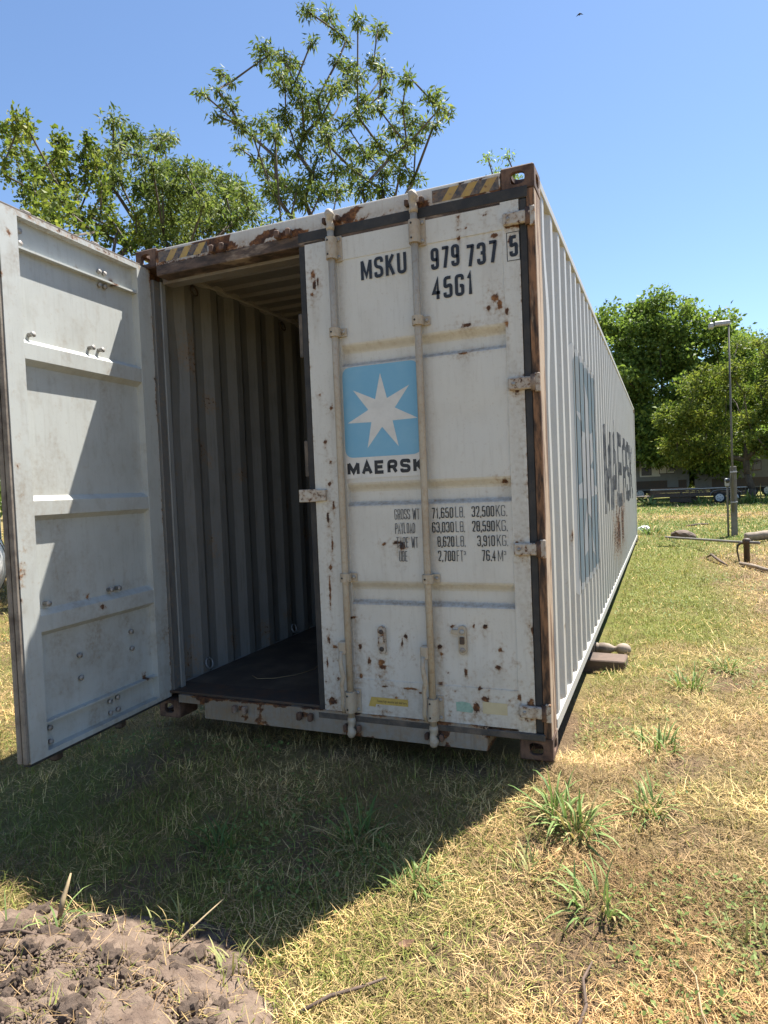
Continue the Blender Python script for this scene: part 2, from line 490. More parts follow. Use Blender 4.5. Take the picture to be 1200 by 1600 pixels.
def grid_box(name, x0, x1, y0, y1, z0, z1, mat, parent, step=0.02, rust=None, stain=None):
    """box whose faces are finely divided so that wear can be laid on it"""
    bm = bmesh.new()
    def ln(a, b): return np.linspace(a, b, max(2, int(round((b - a) / step)) + 1))
    X, Y, Z = ln(x0, x1), ln(y0, y1), ln(z0, z1)
    vd = {}
    def v(c):
        k_ = (round(c[0], 5), round(c[1], 5), round(c[2], 5))
        if k_ not in vd: vd[k_] = len(vd)
        return vd[k_]
    F = []
    def face(A, B, f):
        for i in range(len(A) - 1):
            for j in range(len(B) - 1):
                F.append((v(f(A[i], B[j])), v(f(A[i + 1], B[j])), v(f(A[i + 1], B[j + 1])), v(f(A[i], B[j + 1]))))
    face(X, Z, lambda a, b: (a, y0, b)); face(X[::-1], Z, lambda a, b: (a, y1, b))
    face(Y, Z, lambda a, b: (x1, a, b)); face(Y[::-1], Z, lambda a, b: (x0, a, b))
    face(X, Y, lambda a, b: (a, b, z1)); face(X, Y[::-1], lambda a, b: (a, b, z0))
    bm.free()
    V = np.array(list(vd.keys()))
    at = {}
    if rust is not None: at['rust'] = np.clip(rust(V[:, 0], V[:, 1], V[:, 2]), 0, 1.2)
    if stain is not None: at['stain'] = np.clip(stain(V[:, 0], V[:, 1], V[:, 2]), 0, 1)
    return new_mesh(name, V, F, mat, parent, False, at)

# corner castings: hollow blocks with oval holes
def casting_mesh():
    sx, sy, sz = 0.162, 0.178, 0.118
    bm = bmesh.new(); bm_box(bm, 0, sx, 0, sy, 0, sz, 0.007)
    body = from_bm('corner_casting', bm, M['cast'])
    cut = []
    bm = bmesh.new(); bm_box(bm, 0.026, sx - 0.02, 0.026, sy - 0.02, 0.024, sz - 0.02); cut.append(from_bm('cut', bm))
    def oval(c, ax, a, b, ln_):
        bm = bmesh.new(); n = 20; vs1, vs2 = [], []
        for i in range(n):
            t = 2 * math.pi * i / n
            ca, sa = math.cos(t), math.sin(t)
            u = a * math.copysign(abs(ca) ** 0.7, ca); w = b * math.copysign(abs(sa) ** 0.7, sa)
            for vs_, s in ((vs1, -ln_), (vs2, ln_)):
                if ax == 'y': q = (c[0] + u, c[1] + s, c[2] + w)
                elif ax == 'x': q = (c[0] + s, c[1] + u, c[2] + w)
                else: q = (c[0] + u, c[1] + w, c[2] + s)
                vs_.append(bm.verts.new(q))
        bm.faces.new(vs1); bm.faces.new(vs2[::-1])
        for i in range(n):
            j = (i + 1) % n
            bm.faces.new((vs1[i], vs2[i], vs2[j], vs1[j]))
        return from_bm('cut', bm)
    cut.append(oval((sx * 0.5, 0, sz * 0.5), 'y', 0.036, 0.031, 0.05))
    cut.append(oval((0, sy * 0.5, sz * 0.5), 'x', 0.042, 0.03, 0.05))
    cut.append(oval((sx * 0.5, 0.098, 0), 'z', 0.042, 0.062, 0.05))
    for c in cut:
        md = body.modifiers.new('b', 'BOOLEAN'); md.operation = 'DIFFERENCE'; md.object = c; md.solver = 'EXACT'
    bpy.context.view_layer.update()
    dg = bpy.context.evaluated_depsgraph_get()
    me = bpy.data.meshes.new_from_object(body.evaluated_get(dg))
    for o in cut + [body]:
        bpy.data.objects.remove(o)
    me.name = 'corner_casting'
    if not me.materials: me.materials.append(M['cast'])
    return me, (sx, sy, sz)
CM, CS = casting_mesh()
for ix in (0, 1):
    for iy in (0, 1):
        for iz in (0, 1):
            o = bpy.data.objects.new('corner_casting', CM)
            o.location = (ix * W, iy * L, iz * H)
            o.scale = (-1 if ix else 1, -1 if iy else 1, -1 if iz else 1)
            link(o, CONT)

rng = np.random.default_rng(7)
# corner posts (between the castings, 2 mm inside their outline)
zp0, zp1 = 0.118, H - 0.118
for nm, xa, xb, ya, yb, mt in (('corner_post', W - 0.030, W - 0.002, 0.003, 0.165, M['post']), ('corner_post', 0.002, 0.045, 0.003, 0.165, M['post_dark']),
                               ('corner_post', W - 0.10, W - 0.002, L - 0.16, L - 0.003, M['side']), ('corner_post', 0.002, 0.10, L - 0.16, L - 0.003, M['side'])):
    box(nm, xa, xb, ya, yb, zp0, zp1, mt, CONT, 0.004)
# dark rusted door-stop strip on the front of the right post and the inner post channel
box('post_edge_strip', 2.399, W - 0.004, -0.004, 0.0028, 0.12, H - 0.12, M['post_dark'], CONT, 0.001)
box('inner_post', W - 0.085, W - 0.031, 0.05, 0.13, zp0, zp1, M['post_dark'], CONT)
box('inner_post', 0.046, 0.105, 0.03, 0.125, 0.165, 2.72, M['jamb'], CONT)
box('hinge_gap_shade', 0.0455, 0.075, -0.012, 0.0295, 0.122, 2.74, M['post_dark'], CONT, 0.003)  # rusty dark strip standing in for the shade of the hinge gap
box('post_flange', 0.1055, 0.118, 0.085, 0.125, 0.166, 2.72, M['inner'], CONT)

# header over the doors
def chips(x, z, seed, th=0.50, sc=11):
    return sstep(th, th + 0.10, fbm(x * sc * 0.55, z * sc * 1.4, seed)) * 0.9
def hdr_rust(x, y, z):
    n = fbm(x * 6, z * 6, 21)
    r = sstep(2.812, 2.785, z + 0.05 * (n - 0.5)) * (0.25 + 0.6 * fbm(x * 6, z * 10, 23))
    r = np.maximum(r, chips(x, z, 22) * sstep(2.775, 2.795, z))
    lf = sstep(0.45, 0.25, x) * 0.5 * n * 1.6 + sstep(2.1, 2.25, x) * 0.55 * n * 1.6
    for cx in (0.63, 1.07, 1.38, 1.87):
        r = np.maximum(r, np.exp(-(((x - cx) / 0.055) ** 2 + ((z - 2.80) / 0.03) ** 2)) * 1.1)
    return np.maximum(r, lf)
box('header_lip', 0.163, W - 0.163, -0.004, 0.10, 2.720, 2.7825, M['header_lip'], CONT, 0.004)
grid_box('header_beam', 0.163, W - 0.163, -0.0015, 0.10, 2.7835, 2.872, M['header'], CONT, 0.014, hdr_rust, lambda x, y, z: 0.55 * sstep(2.86, 2.80, z) + 0.6 * sstep(2.80, 2.76, z))
box('header_cap', 0.163, W - 0.163, 0.012, 0.30, 2.8725, 2.886, M['header'], CONT, 0.003)
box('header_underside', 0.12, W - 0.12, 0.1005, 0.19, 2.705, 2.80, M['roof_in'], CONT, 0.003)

# sill
def sill_rust(x, y, z):
    n = fbm(x * 9, z * 9, 41)
    r = sstep(0.145, 0.155, z + 0.02 * (n - .5)) * 0.75 + sstep(0.62, 0.72, n) * 0.7
    for cx in (0.63, 1.06, 1.36, 1.84, 2.1):
        r = np.maximum(r, np.exp(-(((x - cx) / 0.03) ** 2 + ((z - 0.115) / 0.02) ** 2)) * 0.9)
    return r
grid_box('sill_beam', 0.365, 2.115, -0.012, 0.16, 0.026, 0.152, M['sill'], CONT, 0.018, sill_rust, lambda x, y, z: 0.35 + 0.9 * fbm(x * 7, z * 3, 44))
for a, b in ((0.1635, 0.364), (2.1155, W - 0.1635)):
    grid_box('sill_end', a, b, -0.004, 0.12, 0.105, 0.1515, M['sill'], CONT, 0.02, sill_rust, lambda x, y, z: 0.7 + 0 * x)
box('threshold_plate', 0.05, W - 0.05, 0.010, 0.21, 0.1525, 0.168, M['dark_metal'], CONT, 0.002)
for cx in (0.63, 1.07):           # empty cam keepers of the open door
    for zc, s in ((0.108, 1), (2.80, 1)):
        bm = bmesh.new()
        bm_box(bm, cx - 0.05, cx - 0.022, -0.045, -0.0125 if zc < 1 else -0.002, zc - 0.022, zc + 0.022, 0.006)
        from_bm('cam_keeper', bm, M['cast'], CONT)
        bm = bmesh.new()
        bm_box(bm, cx + 0.022, cx + 0.05, -0.045, -0.0125 if zc < 1 else -0.002, zc - 0.022, zc + 0.022, 0.006)
        from_bm('cam_keeper', bm, M['cast'], CONT)

# plywood floor boards
yb = 0.2105
while yb < L - 0.2:
    y2 = min(yb + 1.16, L - 0.1)
    for k_ in range(2):
        xa = 0.05 + k_ * 1.17
        box('floor_board', xa, xa + 1.166, yb, y2 - 0.004, 0.140, 0.167 + 0.001 * ((k_ + int(yb * 3)) % 2), M['ply'], CONT, 0.002)
    yb = y2
bm = bmesh.new()
box('underframe', 0.12, W - 0.12, 0.25, L - 0.2, 0.03, 0.138, M['dark_metal'], CONT, 0.0)

# ---- corrugated walls
PITCH = 0.278; Y0 = 0.30
XO, XI = 2.431, 2.395
def side_breaks():
    b = [(0.163, XI)]
    b += [(0.205, XI), (0.262, XO)]
    y = Y0
    while y + PITCH < L - 0.30:
        b += [(y + 0.030, XO), (y + 0.098, XI), (y + 0.168, XI), (y + 0.236, XO)]
        y += PITCH
    b += [(y + 0.03, XO), (y + 0.095, XI), (L - 0.163, XI)]
    return b
SB = side_breaks()
def side_x(y):
    return np.interp(y, [q[0] for q in SB], [q[1] for q in SB])

def build_side(mirror):
    ys = np.array([q[0] for q in SB]); xs = np.array([q[1] for q in SB])
    zs = np.linspace(0.155, 2.842, 68)
    Yg, Zg = np.meshgrid(ys, zs); Xg = np.tile(xs, (len(zs), 1))
    # hammered and bent places
    dent = 0.014 * (fbm(Yg * 1.7, Zg * 1.1, 61) - 0.5)
    bend = np.exp(-((Yg - 0.33) / 0.10) ** 2) * (0.018 * np.sin((Zg - 1.9) * 5.2) * np.exp(-((Zg - 2.25) / 0.45) ** 2))
    end = sstep(0.163, 0.26, Yg) * sstep(L - 0.163, L - 0.26, Yg)
    Xg = Xg + (dent * 0.35 + bend * 0.4) * end
    Yg = Yg + (bend * 1.6) * end + 0.004 * (fbm(Yg * 3, Zg * 2.2, 62) - 0.5) * end
    if mirror: Xg = W - Xg
    V = np.stack([Xg.ravel(), Yg.ravel(), Zg.ravel()], 1)
    n = len(ys); i = (np.arange(len(zs) - 1)[:, None] * n + np.arange(n - 1)[None]).ravel()
    Q = np.stack([i, i + 1, i + 1 + n, i + n], 1)
    if mirror: Q = Q[:, ::-1]
    yy, zz = V[:, 1], V[:, 2]
    rust = 0.75 * np.exp(-(((yy - 6.2) / 1.6) ** 2 + ((zz - 0.75) / 0.45) ** 2)) * sstep(0.42, 0.62, fbm(yy * 4, zz * 1.6, 71))
    for (sy_, sz_, ry, rz) in ((0.85, 0.75, 0.03, 0.05), (0.95, 0.9, 0.05, 0.1), (1.1, 1.02, 0.02, 0.04), (0.6, 0.55, 0.02, 0.03), (0.5, 1.0, 0.02, 0.02), (1.25, 0.35, 0.03, 0.03)):
        rust = np.maximum(rust, 0.8 * np.exp(-(((yy - sy_) / ry) ** 2 + ((zz - sz_) / rz) ** 2)))
    rust = np.maximum(rust, 0.5 * sstep(0.22, 0.16, zz) * fbm(yy * 5, zz * 5, 73))
    st = 0.55 * np.exp(-(((yy - 6.2) / 2.2) ** 2 + ((zz - 0.6) / 0.6) ** 2)) * (0.4 + fbm(yy * 3, zz * 0.7, 74))
    if mirror:
        rust = 0.36 * sstep(0.66, 0.76, fbm(yy * 5, zz * 3, 75)); st = 0.3 * fbm(yy * 2, zz, 76)
    me = bpy.data.meshes.new('side_wall')
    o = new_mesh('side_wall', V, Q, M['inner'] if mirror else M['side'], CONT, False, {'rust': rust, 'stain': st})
    return o
build_side(False); build_side(True)
for x0 in (0, 1):
    a, b = (W - 0.062, W - 0.001) if x0 else (0.001, 0.062)
    box('top_rail', a, b, 0.1785, L - 0.1785, 2.838, 2.885, M['side'] if x0 else M['header'], CONT, 0.004)
    a, b = (W - 0.05, W - 0.001) if x0 else (0.001, 0.05)
    box('bottom_rail', a, b, 0.1785, L - 0.1785, 0.092, 0.158, M['side'], CONT, 0.004)
# far end wall
V, F = [], []
xs_ = np.linspace(0.036, W - 0.036, 33)
for i, x in enumerate(xs_):
    y = L - 0.118 - (0.045 if i % 4 in (1, 2) else 0.0)
    V += [(x, y, 0.13), (x, y, 2.878)]
for i in range(len(xs_) - 1):
    F.append((2 * i, 2 * i + 2, 2 * i + 3, 2 * i + 1))
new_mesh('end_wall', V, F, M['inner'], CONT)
box('end_header', 0.163, W - 0.163, L - 0.10, L - 0.002, 2.80, 2.88, M['side'], CONT)
box('end_sill', 0.163, W - 0.163, L - 0.10, L - 0.002, 0.03, 0.152, M['side'], CONT)
# corrugated roof
V, F = [], []
y = 0.19; prof = []
while y < L - 0.2:
    prof += [(y, 2.852), (y + 0.075, 2.852), (y + 0.098, 2.872), (y + 0.185, 2.872)]
    y += 0.208
for (yy, zz) in prof:
    V += [(0.055, yy, zz), (W - 0.055, yy, zz)]
for i in range(len(prof) - 1):
    F.append((2 * i, 2 * i + 1, 2 * i + 3, 2 * i + 2))
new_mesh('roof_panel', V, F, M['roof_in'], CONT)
# lashing rings inside along the upper and lower left rail
def ring(p, r, mat, parent, n=14, t=0.006, name='lashing_ring'):
    pts = [(p[0] + 0.25 * r * (1 - math.cos(2 * math.pi * i / n)), p[1] + r * math.sin(2 * math.pi * i / n), p[2] - r + r * math.cos(2 * math.pi * i / n)) for i in range(n + 1)]
    return tube(name, pts, t, mat, parent, 6)
for yy in (0.46, 1.6, 2.9, 4.2):
    ring((0.066, yy, 2.80), 0.035, M['dark_metal'], CONT)
    ring((0.054, yy - 0.02, 0.265), 0.035, M['galv'], CONT)

# ------------------------------------------------------------------ doors
def lines(a, b, step, brk):
    """regular lines plus sharp pairs of lines at the breaks"""
    o = list(np.linspace(a, b, int(round((b - a) / step)) + 1))
    for c in brk:
        o = [q for q in o if abs(q - c) > step * 0.45] + [c - 0.0008, c + 0.0008]
    return np.array(sorted(o))

def hf_slab(name, us, vs_, f, back, mp, mat, parent, rust=None, stain=None):
    U, Vv = np.meshgrid(us, vs_)
    D = f(U, Vv)
    P = mp(U.ravel(), Vv.ravel(), D.ravel())
    nu, nv = len(us), len(vs_)
    i = (np.arange(nv - 1)[:, None] * nu + np.arange(nu - 1)[None]).ravel()
    Q = [tuple(q) for q in np.stack([i, i + 1, i + 1 + nu, i + nu], 1)]
    bd = list(range(nu)) + [r * nu + nu - 1 for r in range(1, nv)] + [(nv - 1) * nu + c for c in range(nu - 2, -1, -1)] + [r * nu for r in range(nv - 2, 0, -1)]
    ub, vb = U.ravel()[bd], Vv.ravel()[bd]
    PB = mp(ub, vb, np.full(len(bd), back))
    n0 = len(P)
    V = np.concatenate([P, PB])
    m = len(bd)
    for k in range(m):
        k2 = (k + 1) % m
        Q.append((bd[k2], bd[k], n0 + k, n0 + k2))
    Q.append(tuple(n0 + k for k in range(m))[::-1])
    at = {}
    uu, vv = np.concatenate([U.ravel(), ub]), np.concatenate([Vv.ravel(), vb])
    if rust is not None: at['rust'] = np.clip(rust(uu, vv), 0, 1.2)
    if stain is not None: at['stain'] = np.clip(stain(uu, vv), 0, 1)
    return new_mesh(name, V, Q, mat, parent, False, at)

SPOTS = [(2.061, 2.705, 0.014, 0.014), (2.193, 2.692, 0.014, 0.011), (2.058, 2.646, 0.011, 0.011), (2.098, 2.645, 0.011, 0.011), (2.06, 2.602, 0.011, 0.011), (2.24, 2.585, 0.025, 0.018), (2.342, 2.636, 0.022, 0.05), (2.363, 2.611, 0.036, 0.018), (2.314, 2.55, 0.011, 0.029), (2.229, 2.283, 0.029, 0.032), (2.253, 2.249, 0.022, 0.036), (2.196, 2.238, 0.014, 0.022), (2.287, 2.21, 0.014, 0.022), (2.285, 2.155, 0.011, 0.029), (2.086, 2.172, 0.043, 0.014), (2.064, 2.035, 0.043, 0.011), (2.245, 1.387, 0.025, 0.018), (2.207, 1.388, 0.011, 0.007), (1.661, 1.087, 0.036, 0.014), (1.689, 1.07, 0.025, 0.036), (1.587, 1.081, 0.025, 0.008), (1.543, 0.44, 0.038, 0.025), (1.55, 0.416, 0.034, 0.021), (1.667, 0.558, 0.007, 0.032), (1.69, 0.587, 0.014, 0.018), (1.422, 0.521, 0.017, 0.021), (1.472, 0.443, 0.013, 0.034), (1.418, 0.355, 0.017, 0.021), (1.877, 0.545, 0.022, 0.018), (1.886, 0.506, 0.011, 0.018), (2.118, 0.659, 0.018, 0.018), (2.193, 0.546, 0.014, 0.022), (2.18, 0.455, 0.025, 0.018), (2.013, 0.421, 0.011, 0.032), (1.876, 0.351, 0.018, 0.014), (2.083, 0.34, 0.011, 0.014), (1.916, 0.407, 0.007, 0.007), (2.063, 0.243, 0.036, 0.036), (2.105, 0.289, 0.022, 0.022), (2.12, 0.264, 0.018, 0.05), (2.385, 1.727, 0.018, 0.108), (2.379, 1.356, 0.014, 0.036), (2.39, 1.788, 0.029, 0.022), (2.298, 1.082, 0.014, 0.022), (2.34, 0.29, 0.025, 0.036), (2.284, 0.311, 0.014, 0.036), (2.358, 0.651, 0.011, 0.043), (1.236, 2.555, 0.021, 0.042), (1.241, 2.499, 0.017, 0.038), (1.262, 2.516, 0.013, 0.042), (1.223, 2.453, 0.013, 0.021), (1.243, 1.904, 0.013, 0.013), (1.266, 1.646, 0.013, 0.025), (1.292, 1.533, 0.013, 0.013), (1.31, 1.825, 0.017, 0.017), (1.278, 1.414, 0.017, 0.021), (1.299, 1.294, 0.013, 0.034), (1.263, 0.958, 0.017, 0.025), (1.26, 1.224, 0.013, 0.059), (1.253, 0.834, 0.008, 0.126), (1.281, 1.082, 0.008, 0.059), (1.231, 0.546, 0.013, 0.042), (1.269, 0.513, 0.025, 0.013), (1.216, 0.416, 0.008, 0.042), (1.238, 0.205, 0.042, 0.038), (1.284, 0.334, 0.013, 0.017), (1.7, 0.31, 0.072, 0.007), (1.624, 0.255, 0.014, 0.014), (1.56, 0.309, 0.036, 0.007), (1.947, 0.652, 0.014, 0.011), (2.062, 0.66, 0.007, 0.014), (2.363, 0.248, 0.022, 0.014), (1.387, 0.678, 0.034, 0.008), (2.059, 0.417, 0.007, 0.007), (1.771, 0.295, 0.029, 0.007)]
GROOVES = ((2.036, 2.160), (1.286, 1.414), (0.752, 0.882))
DX0, DX1, DZ0, DZ1 = 1.190, 2.360, 0.140, 2.735

def rd_depth(x, z):                      # + is outwards (towards -y)
    panel = (x > 1.385) & (x < 2.278) & (z > 0.345) & (z < 2.605)
    d = np.where(panel, -0.004, 0.0)
    d = d + 0.0035 * (fbm(x * 2.4, z * 2.4, 81) - 0.5) * panel
    for a, b in GROOVES:
        gd = sstep(0, 1, np.minimum((b - z) / 0.052, (z - a) / 0.024))
        d = np.where((x > 1.385) & (x < 2.278), d - 0.036 * gd, d)
    lip = (x < 1.345) & (x > 1.338)
    d = np.where(lip, d - 0.003, d)
    for k, (cx, cz) in enumerate(((1.72, 2.40), (2.1, 1.7), (1.6, 0.6), (2.1, 0.6))):
        d = d - 0.005 * np.exp(-(((x - cx) / 0.16) ** 2 + ((z - cz) / 0.14) ** 2))
    return d
def rd_rust(x, z):
    r = np.zeros_like(x)
    for cx, cz, a, b in SPOTS:
        r = np.maximum(r, 0.92 * np.exp(-0.55 * (((x - cx) / (a * 0.57)) ** 2 + ((z - cz) / (b * 0.57)) ** 2)))
    for cx, cz, a, b in SPOTS:
        r = np.maximum(r, 0.27 * np.exp(-0.5 * (((x - cx) / (a * 2.0)) ** 2 + ((z - cz) / (b * 2.0)) ** 2)))
    for hz_ in (2.642, 1.855, 1.052, 0.248):
        r = np.maximum(r, 0.75 * np.exp(-(((x - 2.32) / 0.045) ** 2 + ((z - hz_ + 0.01) / 0.05) ** 2)) * (0.35 + fbm(x * 14, z * 14, 98)))
        r = np.maximum(r, 0.55 * sstep(2.355, 2.378, x) * np.exp(-((z - hz_ + 0.08) / 0.13) ** 2))
    edge = 0.55 * sstep(0.012, 0.0, np.minimum(x - DX0, DX1 - x)) * fbm(x * 8, z * 8, 91)
    r = np.maximum(r, edge)
    r = np.maximum(r, 0.30 * sstep(0.64, 0.72, fbm(x * 15, z * 15, 92)) * sstep(0.9, 0.4, z))
    return r
def rd_stain_and_bounce(x, z):
    s = np.zeros_like(x)
    for cx, cz, a, b in SPOTS:                                     # drips below the rust
        s = s + 0.5 * np.exp(-((x - cx) / (a * 0.8)) ** 2) * sstep(0.0, 0.01, cz - z) * np.exp(-np.maximum(cz - z, 0) / 0.10)
    for a, b in GROOVES:
        s = s + 0.22 * np.exp(-((z - (b - 0.02)) / 0.025) ** 2) * ((x > 1.385) & (x < 2.278)) * (0.4 + fbm(x * 3, z, 95))  # warm band under each groove top: bounced light put into the stain
        s = s + 0.75 * np.exp(-((z - (a + 0.012)) / 0.014) ** 2) * ((x > 1.385) & (x < 2.278)) * (0.5 + fbm(x * 3, z, 99))
    for rx_ in (1.366, 1.838):
        s = s + 0.35 * np.exp(-((x - rx_ - 0.03) / 0.03) ** 2) * (0.3 + fbm(x * 9, z * 1.3, 100)) * ((z < 2.6) & (z > 0.3))
    s = s + 0.5 * sstep(0.25, 0.14, z) * fbm(x * 6, z * 3, 94) + 0.45 * sstep(2.25, 2.31, x) * (fbm(x * 10, z * 1.2, 93) > 0.55) * 0.6
    s = s + 0.4 * sstep(2.30, 2.38, x) * fbm(x * 5, z * 2.2, 96) + 0.25 * sstep(0.45, 0.14, z) * fbm(x * 4, z * 4, 97)
    return s
RD = hf_slab('door', lines(DX0, DX1, 0.009, (1.385, 2.278, 1.338, 1.345)),
             lines(DZ0, DZ1, 0.009, (0.345, 2.605) + tuple(q for a, b in GROOVES for q in (a, b, a + 0.024, b - 0.052))),
             rd_depth, -0.052, lambda u, v, d: np.stack([u, -d - 0.004, v], 1), M['door'], CONT, rd_rust, rd_stain_and_bounce)
RD['label'] = 'closed right door with lettering, blue star emblem and lock rods'

# gasket round the right door (lipped strips, mitre-free butt joints)
def strip(name, x0, x1, y0, y1, z0, z1, mat, parent):
    return box(name, x0, x1, y0, y1, z0, z1, mat, parent, 0.004)
strip('gasket', 1.150, 2.405, -0.006, 0.03, 2.7365, 2.792, M['rubber'], RD)
strip('gasket', 2.3612, 2.398, -0.001, 0.04, 0.142, 2.7355, M['rubber'], RD)
strip('gasket', 1.150, 1.1885, 0.0005, 0.045, 0.142, 2.7355, M['rubber'], RD)
strip('gasket', 1.150, 2.405, -0.0145, 0.03, 0.1525 - 0.048, 0.139, M['rubber_dusty'], RD)
for za, zb in ((1.46, 1.66), (2.12, 2.36)):
    strip('gasket_pad', 1.126, 1.152, 0.004, 0.05, za, zb, M['rubber_dusty'], RD)

# lock rods with brackets, cams and handles
def rod_bracket(parent, x, z, h, w, big):
    bm = bmesh.new()
    bm_box(bm, x - w * 0.42, x + w, -0.011, -0.0045, z - h / 2, z + h / 2, 0.002)
    n = 8
    ring_v = []
    for zz in (z - h * (0.42 if big else 0.5), z + h * (0.42 if big else 0.5)):
        for k in range(n + 1):
            an = math.pi * (1.0 + k / n)
            ring_v.append(bm.verts.new((x + 0.029 * math.cos(an), -0.034 + 0.031 * math.sin(an), zz)))
    for k in range(n):
        bm.faces.new((ring_v[k], ring_v[k + 1], ring_v[n + 2 + k], ring_v[n + 1 + k]))
    # legs of the bracket back to the plate, and its ends
    lo = [bm.verts.new((x + s * 0.029, -0.008, z - h * (0.42 if big else 0.5))) for s in (-1, 1)]
    hi = [bm.verts.new((x + s * 0.029, -0.008, z + h * (0.42 if big else 0.5))) for s in (-1, 1)]
    bm.faces.new((ring_v[0], lo[0], hi[0], ring_v[n + 1]))
    bm.faces.new((ring_v[n], ring_v[2 * n + 1], hi[1], lo[1]))
    bm.faces.new([lo[0]] + ring_v[:n + 1] + [lo[1]])
    bm.faces.new([hi[1]] + ring_v[n + 1:][::-1] + [hi[0]])
    br = from_bm('rod_bracket', bm, M['rod'], parent)
    for dz in ((-h * 0.34, h * 0.34) if big else (0.0,)):
        lathe('bolt', [(0, 0.010), (0.005, 0.010), (0.008, 0.006)], (x + w - 0.016, -0.0112, z + dz), (0, -1, 0), M['bolt'], parent, 8)
        lathe('bolt_hole', [(0, 0.0055), (0.0012, 0.0055)], (x - 0.006, -0.0652, z + dz * 0.8), (0, -1, 0), M['rubber'], parent, 8)
    return br

def lock_rod(parent, x, z0=0.135, z1=2.76, handle=True, y=-0.034):
    tube('lock_rod', [(x, y, z0), (x, y, 0.9), (x + 0.001, y, 1.8), (x, y, z1)], 0.0185, M['rod'], parent, 14)
    for (zc, s) in ((z1, 1), (z0, -1)):                         # cam ends
        V, F = tube_pts([(x, y, zc), (x, y, zc + s * 0.018), (x + 0.002, y, zc + s * 0.03), (x - 0.004, y - 0.004, zc + s * 0.055), (x + 0.006, y - 0.008, zc + s * 0.075), (x - 0.002, y - 0.012, zc + s * 0.095), (x - 0.006, y - 0.01, zc + s * 0.105)],
                        [0.021, 0.024, 0.02, 0.018, 0.025, 0.022, 0.012], 12)
        new_mesh('lock_cam', V, F, M['rod'], parent, True)
    rod_bracket(parent, x, 2.665, 0.135, 0.052, True)
    rod_bracket(parent, x, 2.220, 0.046, 0.058, False)
    rod_bracket(parent, x, 0.902, 0.046, 0.058, False)
    rod_bracket(parent, x, 0.222, 0.135, 0.052, True)
    if handle:
        xh = x - 0.030
        bm = bmesh.new(); bm_box(bm, xh - 0.020, xh + 0.022, -0.062, -0.02, 0.485, 0.555, 0.006)
        from_bm('handle_hub', bm, M['rod'], parent)
        V, F = tube_pts([(xh - 0.004, -0.060, 0.50), (xh - 0.006, -0.066, 0.45), (xh + 0.002, -0.07, 0.40), (xh + 0.008, -0.066, 0.37), (xh - 0.004, -0.066, 0.32), (xh - 0.002, -0.062, 0.27), (xh - 0.010, -0.058, 0.20), (xh - 0.004, -0.05, 0.165)],
                        [0.013, 0.012, 0.014, 0.015, 0.013, 0.012, 0.011, 0.009], 8)
        new_mesh('door_handle', V, F, M['rod'], parent, True)
RX1, RX2 = 1.366, 1.838
lock_rod(RD, RX1); lock_rod(RD, RX2)
for cx in (RX1, RX2):                                           # cam keepers on header and sill
    for zc, yb_ in ((2.822, -0.002), (0.075, -0.0125)):
        for s in (-1, 1):
            bm = bmesh.new()
            bm_box(bm, cx + s * 0.040 - 0.011, cx + s * 0.040 + 0.011, yb_ - 0.032, yb_, zc - 0.018, zc + 0.018, 0.006)
            from_bm('cam_keeper', bm, M['cast'], CONT)

# lock plate that reaches over the other door
bm = bmesh.new(); bm_box(bm, 1.098, 1.212, -0.030, -0.022, 1.318, 1.388, 0.003)
lp = from_bm('lock_plate', bm, M['hinge'], RD)
box('lock_plate_base', 1.200, 1.262, -0.0295, -0.0045, 1.322, 1.384, M['hinge'], RD, 0.003)
# hinges
for zc in (2.642, 1.855, 1.052, 0.248):
    bm = bmesh.new(); bm_box(bm, 2.285, 2.398, -0.028, -0.0045, zc - 0.030, zc + 0.030, 0.006)
    h_ = from_bm('hinge', bm, M['hinge'], RD)
    lathe('hinge_pin', [(0, 0.013), (0.078, 0.013)], (2.404, -0.016, zc - 0.039), (0, 0, 1), M['cast'], RD, 10)
    bm = bmesh.new(); bm_box(bm, 2.412, 2.4375, -0.020, -0.0045, zc - 0.045, zc + 0.045, 0.003)
    from_bm('hinge_lug', bm, M['hinge'], RD)
    lathe('bolt', [(0, 0.009), (0.004, 0.009)], (2.312, -0.0282, zc), (0, -1, 0), M['bolt'], RD, 8)
# handle retainers
def retainer(x, z, hook):
    bm = bmesh.new()
    n = 10; w = 0.021; hh = 0.075; f1, f2 = [], []
    for k in range(n + 1): f1.append((x + w * math.cos(math.pi * k / n), z + hh - w + w * math.sin(math.pi * k / n)))
    if hook: f1 += [(x - w - 0.035, z + hh - 0.022), (x - w - 0.04, z + hh - 0.04), (x - w, z + hh - 0.05)]
    for k in range(n + 1): f1.append((x - w * math.cos(math.pi * k / n), z - hh + w - w * math.sin(math.pi * k / n)))
    A = [bm.verts.new((a, -0.0165, b)) for a, b in f1]; B = [bm.verts.new((a, 0.008, b)) for a, b in f1]
    bm.faces.new(A); bm.faces.new(B[::-1])
    for i in range(len(A)):
        j = (i + 1) % len(A); bm.faces.new((A[i], B[i], B[j], A[j]))
    from_bm('handle_retainer', bm, M['rod'] if hook else M['hinge'], RD)
    for dz in (0.045, -0.048):
        lathe('bolt', [(0, 0.013), (0.004, 0.013), (0.006, 0.009)], (x, -0.0168, z + dz), (0, -1, 0), M['bolt'] if hook else M['dark_metal'], RD, 10)
    box('retainer_catch', x - 0.012, x + 0.012, -0.026, -0.0168, z - 0.018, z + 0.02, M['dark_metal'] if hook else M['hinge'], RD, 0.003)
retainer(1.556, 0.565, False); retainer(2.004, 0.585, True)
